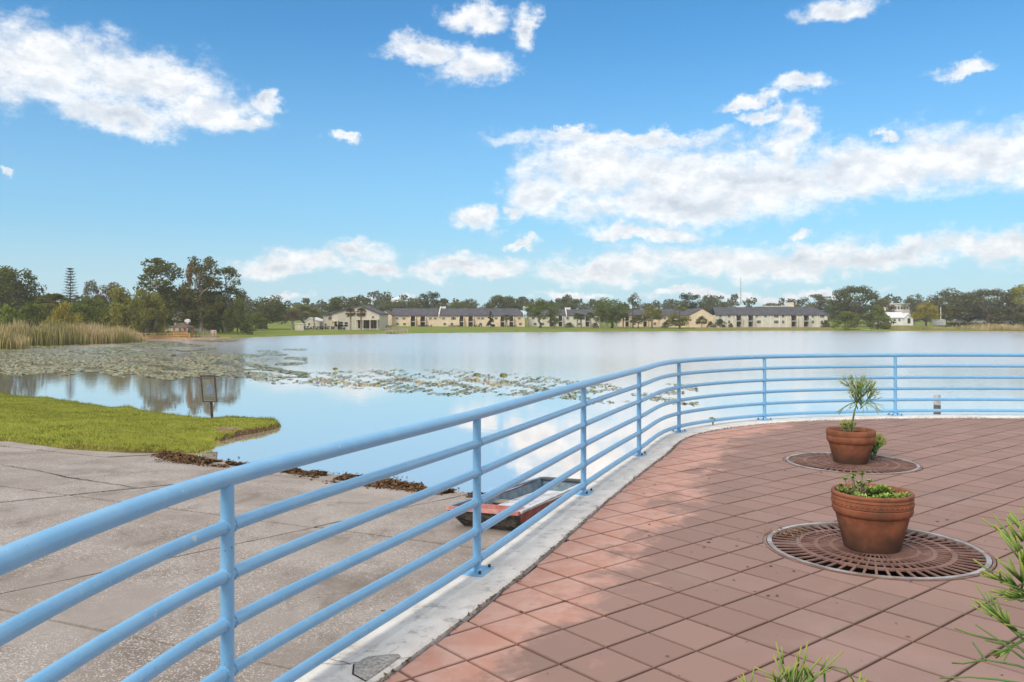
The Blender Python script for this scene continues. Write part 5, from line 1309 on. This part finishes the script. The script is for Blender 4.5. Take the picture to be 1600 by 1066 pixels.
# pale apartments behind the palms
D = 264; zb = pz(510.5, D); t = thing('pale_apartments', 'pale two-storey apartments with sloping white fire wall behind palms', 'building', (X_(890, D), D, zb))
side_block(t, X_(826, D), X_(936, D), D, 11, zb, pz(493, D), pz(484, D), M_PALE, M_ROOF, 0, 0, [(X_(a, D), X_(c, D)) for a, c in ((858, 866), (872, 879), (914, 921))],
           [(X_(x_, D), pz(499.5, D), 1.1, .8) for x_ in (833, 842, 850, 887, 898, 908, 929)]+[(X_(x_, D), pz(508.5, D), 1.1, .9) for x_ in (836, 848, 888, 905, 930)], (X_(885, D),))
D = 262; zb = pz(510, D); t = thing('cream_apartments', 'cream apartments with brown patches half hidden behind the bare-stemmed pine', 'building', (X_(1010, D), D, zb))
side_block(t, X_(968, D), X_(1048, D), D, 10, zb, pz(493, D), pz(484.5, D), M_CREAM, M_ROOF, 0, 0, [(X_(a, D), X_(c, D)) for a, c in ((976, 983), (1004, 1011))], [(X_(x_, D), pz(499.5, D), 1.1, .8) for x_ in (990, 998, 1022, 1040)]+[(X_(x_, D), pz(508, D), 1.1, .9) for x_ in (991, 1023, 1041)], (X_(1024, D),))
# gable house
D = 254; zb = pz(508.5, D); t = thing('gable_house', 'cream gable-ended house with plain front beside the long pale block', 'building', (X_(1080, D), D, zb))
front_gable(t, X_(1078, D), X_(1114, D), X_(1097, D), D, 12, zb, pz(492.5, D), pz(493, D), pz(482.5, D), M_CREAM, M_ROOF, .2)
side_block(t, X_(1034, D), X_(1078, D)-.03, D+2.5, 10, zb, pz(493.5, D), pz(483, D), M_CREAM, M_ROOF, 1.5, -3.0, (), [(X_(x_, D), pz(499.5, D), 1.0, .8) for x_ in (1041, 1050)])
# long pale block
D = 250; zb = pz(510.5, D); t = thing('long_apartments', 'long pale two-storey block with full dark roof right across lake', 'building', (X_(1205, D), D, zb))
wn = []
for x_ in (1125.5, 1139, 1182, 1196, 1211, 1214.5, 1223.5, 1270, 1283, 1286): wn += [(X_(x_, D), pz(496.5, D), .85, .8)]
for x_ in (1125.5, 1139, 1184, 1187, 1211, 1214.5, 1223.5, 1270, 1284): wn += [(X_(x_, D), pz(505.5, D), .85, .95)]
bays = [(X_(a, D), X_(c, D)) for a, c in ((1149, 1158.5), (1167.5, 1177), (1234.5, 1244.5), (1254, 1264))]
side_block(t, X_(1119, D), X_(1293, D), D, 12, zb, pz(492.3, D), pz(480.5, D), M_PALE, M_ROOF, .8, 2.2, bays, wn)
for x_ in (1131, 1144, 1179, 1191, 1204, 1218, 1229, 1267, 1277, 1290):                      # pilasters break the long front
    b = MB(); b.box(X_(x_, D)-.12, X_(x_, D)+.12, D-.09, D-.003, zb-.3, pz(492.4, D)); b.build('pilaster', M_TRIM, t)
D = 235; b = MB(); Xa, Xb = X_(1085, D), X_(1300, D); b.box(Xa, Xb, D, D+1.6, gz(X_(1190, D), D)-.3, pz(511.6, D)); tag(b.build('shore_path', M_SAND), kind='structure')
# flat building behind, mast
D = 330; zb = -1.0; t = thing('flat_hall', 'flat white-roofed hall showing above the long dark roof', 'building', (X_(1215, D), D, zb))
b = MB(); b.box(X_(1196, D), X_(1238, D), D, D+15, zb, pz(479.2, D)); b.build('walls', M_PALE, t); b = MB(); b.box(X_(1193, D), X_(1241, D), D-.5, D+15.5, pz(479.2, D), pz(478.2, D)); b.build('roof', M_LROOF, t); b = MB(); b.box(X_(1236, D), X_(1243, D), D+2, D+6, pz(480, D), pz(472.5, D)); b.build('stair_tower', M_CREAM, t)
D = 340; t = thing('radio_mast', 'thin tall grey mast rising above the long dark roof', 'mast', (X_(1157.5, D), D, -1))
b = MB(); b.tube([(X_(1157.5, D), D, -1), (X_(1157.5, D), D, pz(434, D))], [.28, .10], 6); b.build('pole', M_STEEL, t); b = MB(); b.box(X_(1156, D), X_(1160, D), D-.5, D+.5, -1, pz(476.5, D)); b.build('base_box', M_WHITE, t)
# white cottage, long white-roofed building, fence, pole
D = 250; zb = pz(505.5, D); t = thing('white_cottage', 'small white cottage with pale metal roof at the right shore', 'building', (X_(1405, D), D, zb))
side_block(t, X_(1392, D), X_(1411, D), D, 7, zb, pz(496.5, D), pz(488.5, D), M_WHITE, M_LROOF, 0, -1.0, (), [(X_(1398, D), pz(502, D), .7, .8), (X_(1405, D), pz(502, D), .7, .8)], (), .25)
front_gable(t, X_(1410.5, D), X_(1424, D), X_(1417.5, D), D-1, 7, zb, pz(497, D), pz(497, D), pz(490.5, D), M_WHITE, M_LROOF, .2)
b = MB(); b.box(X_(1415.5, D), X_(1420, D), D-1.06, D-.98, zb, pz(497.5, D)); b.build('door', M_DARKFRAME, t)
D = 300; zb = -.8; t = thing('white_roofed_hall', 'long low hall with white roof and band of windows behind cottage', 'building', (X_(1408, D), D, zb))
b = MB(); b.box(X_(1384, D), X_(1428, D), D, D+10, zb-.3, pz(485.5, D)); b.build('lower_wall', varied('rosy_wall', (.52, .42, .37), (.60, .50, .45), 1), t)
b = MB(); b.box(X_(1396, D), X_(1425, D), D+2, D+9, pz(485.5, D), pz(475.5, D)); b.build('upper_wall', M_WHITE, t); b = MB(); b.box(X_(1395, D), X_(1426, D), D+1.6, D+9.4, pz(475.5, D), pz(474, D)); b.build('roof', M_LROOF, t)
for k in range(6): window(t, X_(1398.5+k*4.7, D), pz(483.5, D), D+2, .9, 1.2)
D = 245; t = thing('board_fence', 'grey board fence right of the yellow flowering tree', 'fence', (X_(1467, D), D, pz(507.5, D)))
for k in range(9): xx = X_(1456+k*2.45, D); b = MB(); b.box(xx, xx+.42, D, D+.05, pz(508.5, D), pz(498.5+.5*(k % 3), D)); b.build('board', varied('grey_board%d' % k, (.34, .35, .38), (.44, .45, .47), 2) if k == 0 else bpy.data.materials['grey_board0'], t)
D = 246; b = MB(); b.tube([(X_(1470, D), D, pz(506, D)), (X_(1470, D), D, pz(480, D))], .09, 6); tag(b.build('lamp_pole', M_WHITE), 'pale pole standing behind the grey board fence', 'pole')
# white dinghy drawn up at the far shore
D = 226; t = thing('dinghy', 'tiny white dinghy drawn up on the shore below big oak', 'boat', (X_(1352, D), D, WZ)); c_ = X_(1352, D); b = MB()
sec = [(-1.1, .05, .30), (-.7, .38, .26), (0, .5, .24), (.7, .46, .25), (1.05, .34, .28)]; vv = []
for (x_, w_, h_) in sec: vv += [(c_+x_, D-w_, WZ+.12+h_), (c_+x_, D-w_*.7, WZ+.02), (c_+x_, D+w_*.7, WZ+.02), (c_+x_, D+w_, WZ+.12+h_)]
b.add(vv, [(i*4+k, (i+1)*4+k, (i+1)*4+k+1, i*4+k+1) for i in range(4) for k in range(3)]+[(0, 1, 2, 3), (19, 18, 17, 16)]); b.build('hull', M_WHITE, t); b = MB(); b.box(c_-.15, c_+.15, D-.42, D+.42, WZ+.24, WZ+.28); b.build('thwart', M_GREYWOOD, t)
for x_, w_, hh, lb, mt in ((1531, 8, 4, 'pale parked car half seen under wide hazy oak', M_WHITE), (1500, 9, 4, 'grey parked car half seen under first hazy oak', M_SIGNFACE), (1572, 9, 4, 'white parked car half seen between right hand oaks', M_WHITE)):
    D = 256; zb = pz(506, D); c_ = X_(x_, D); t = thing('parked_car', lb, 'car', (c_, D, zb), 'cars parked beyond the marsh grass'); 
    b = MB(); b.prism([(c_-2.0, zb+.3), (c_+2.0, zb+.3), (c_+2.05, zb+.8), (c_+1.3, zb+.95), (c_+.8, zb+1.45), (c_-.9, zb+1.45), (c_-1.5, zb+.98), (c_-2.05, zb+.85)], D, D+1.7); b.build('body', mt, t)
    b = MB(); b.prism([(c_+1.1, zb+1.0), (c_+.74, zb+1.38), (c_-.84, zb+1.38), (c_-1.25, zb+1.0)], D-.02, D-.004); b.build('side_window', M_GLASS, t)
    for s_ in (-1.25, 1.25): b = MB(); b.tube([(c_+s_, D-.03, zb+.32), (c_+s_, D+.2, zb+.32)], .32, 12); b.build('wheel', M_DARKFRAME, t)

# ------------------------------------------------------------------ boardwalk and gazebo on the left shore
D = 138; zd = pz(526.5, D)
t = thing('boardwalk', 'orange timber boardwalk with railing running out of the cattails', 'boardwalk', (X_(250, D), D, WZ))
Xa, Xb = X_(196, D), X_(296, D); k = 0; x_ = Xa
while x_ < Xb: b = MB(); b.box(x_, x_+.26, D, D+1.8, zd-.10, zd); b.build('plank', M_WOOD, t); x_ += .275
b = MB(); b.box(Xa, Xb, D-.05, D, zd-.28, zd-.02); b.build('edge_beam', M_WOOD, t)
for xp in (208, 222, 241.8, 261.7, 296): xx = X_(xp, D); b = MB(); b.box(xx-.11, xx+.11, D-.16, D-.052, WZ-.6, pz(520.4, D)); b.build('post', M_WOOD, t)
for yy in (520.8, 524.0): b = MB(); b.box(Xa, Xb, D-.26, D-.17, pz(yy+.55, D), pz(yy-.35, D)); b.build('handrail', M_WOOD, t)
t = thing('gazebo', 'small brown-roofed timber gazebo on the boardwalk', 'gazebo', (X_(279, D), D, zd)); cx_ = X_(279, D)
for xp in (271, 290.5):
    for dy in (.1, 2.6): xx = X_(xp, D); b = MB(); b.box(xx-.12, xx+.12, D+dy, D+dy+.2, WZ-.6, pz(510.5, D)); b.build('post', M_WOOD, t)
hw_ = 15.2*D/F; b = MB(); zr0, zr1 = pz(511.6, D), pz(504.6, D); cy_ = D+1.45
vv = [(cx_-hw_, cy_-1.9, zr0), (cx_+hw_, cy_-1.9, zr0), (cx_+hw_, cy_+1.9, zr0), (cx_-hw_, cy_+1.9, zr0), (cx_-.25, cy_, zr1), (cx_+.25, cy_, zr1)]
b.add(vv+[(x, y, z-.14) for x, y, z in vv[:4]], [(0, 1, 5, 4), (2, 3, 4, 5), (1, 2, 5), (3, 0, 4), (0, 6, 7, 1), (1, 7, 8, 2), (2, 8, 9, 3), (3, 9, 6, 0), (9, 8, 7, 6)]); b.build('roof', M_BROOF, t)
for yy in (519, 522.2, 524.6): b = MB(); b.box(X_(271, D), X_(290.5, D), D+.05, D+.12, pz(yy+.6, D), pz(yy-.1, D)); b.build('bench_rail', M_WOOD, t)
D = 141; t = thing('fishing_platform', 'greyish fishing platform with side rails right of the gazebo', 'platform', (X_(315, D), D, zd))
b = MB(); b.box(X_(294, D), X_(336, D), D, D+2.5, zd-.12, zd); b.build('deck', M_GREYWOOD, t)
for k in range(8): xx = X_(294.5+k*5.85, D); b = MB(); b.box(xx-.08, xx+.08, D-.08, D-.003, WZ-.6, pz(515.5+(k % 3), D)); b.build('post', M_GREYWOOD, t)
for yy in (517.5, 520.5): b = MB(); b.box(X_(294, D), X_(336, D), D-.15, D-.085, pz(yy+.6, D), pz(yy-.3, D)); b.build('handrail', M_GREYWOOD, t)
b = MB(); b.box(X_(328, D), X_(335, D), D+.4, D+1, zd, pz(516, D)); b.build('bench', M_CREAM, t)
b = MB(); Xa, Xb = X_(288, 140), X_(362, 140); b.slab([(Xa, 136.2), (Xb-3, 136.6), (Xb, 139), (Xb-1, 143.5), (Xa, 143.5)], WZ-.5, WZ+.16); tag(b.build('sandy_strip', M_SAND), kind='structure')
D = 142; xx = X_(293, D); t = thing('birdhouse', 'white birdhouse on a pole behind the gazebo', 'birdhouse', (xx, D, zd))
b = MB(); b.tube([(xx, D, WZ), (xx, D, pz(500, D))], .06, 6); b.build('pole', M_WHITE, t); b = MB(); b.box(xx-.38, xx+.38, D-.3, D+.3, pz(503.6, D), pz(500, D)); b.build('box', M_TRIM, t)
b = MB(); b.prism([(xx-.42, pz(500, D)+.004), (xx+.42, pz(500, D)+.004), (xx, pz(498.6, D))], D-.34, D+.34); b.build('roof', M_WHITE, t); b = MB(); b.box(xx-.18, xx+.18, D-.2, D+.2, pz(505.5, D), pz(503.7, D)); b.build('lower_box', M_TRIM, t)
D = 178; zb = gz(X_(272, D), D); t = thing('lakeside_house', 'dim brown-roofed house glimpsed behind gazebo among trees', 'building', (X_(272, D), D, zb))
front_gable(t, X_(256, D), X_(288, D), X_(272, D), D, 8, zb, pz(500, D), pz(500, D), pz(489, D), M_GREYW, M_BROOF, .4); window(t, X_(266, D), pz(509, D), D, 1.1, 1.1); window(t, X_(279, D), pz(509, D), D, 1.1, 1.1)

# ------------------------------------------------------------------ haze over the lake
HAZE = 0.0004
b = MB(); b.box(-560, 560, -60, 500, -9.0, 34); hz = b.build('haze', None); tag(hz, 'thin pale haze in the air over the lake', 'haze', kind='stuff')
hm = bpy.data.materials.new('haze_air'); hm.use_nodes = True; ht = NT(hm.node_tree); ht.n.clear()
pv = ht.new('ShaderNodeVolumePrincipled'); pv.inputs['Color'].default_value = (.95, .95, .95, 1); pv.inputs['Density'].default_value = HAZE; pv.inputs['Anisotropy'].default_value = .2
ho = ht.new('ShaderNodeOutputMaterial'); ht.l.new(pv.outputs[0], ho.inputs['Volume']); hz.data.materials.append(hm)
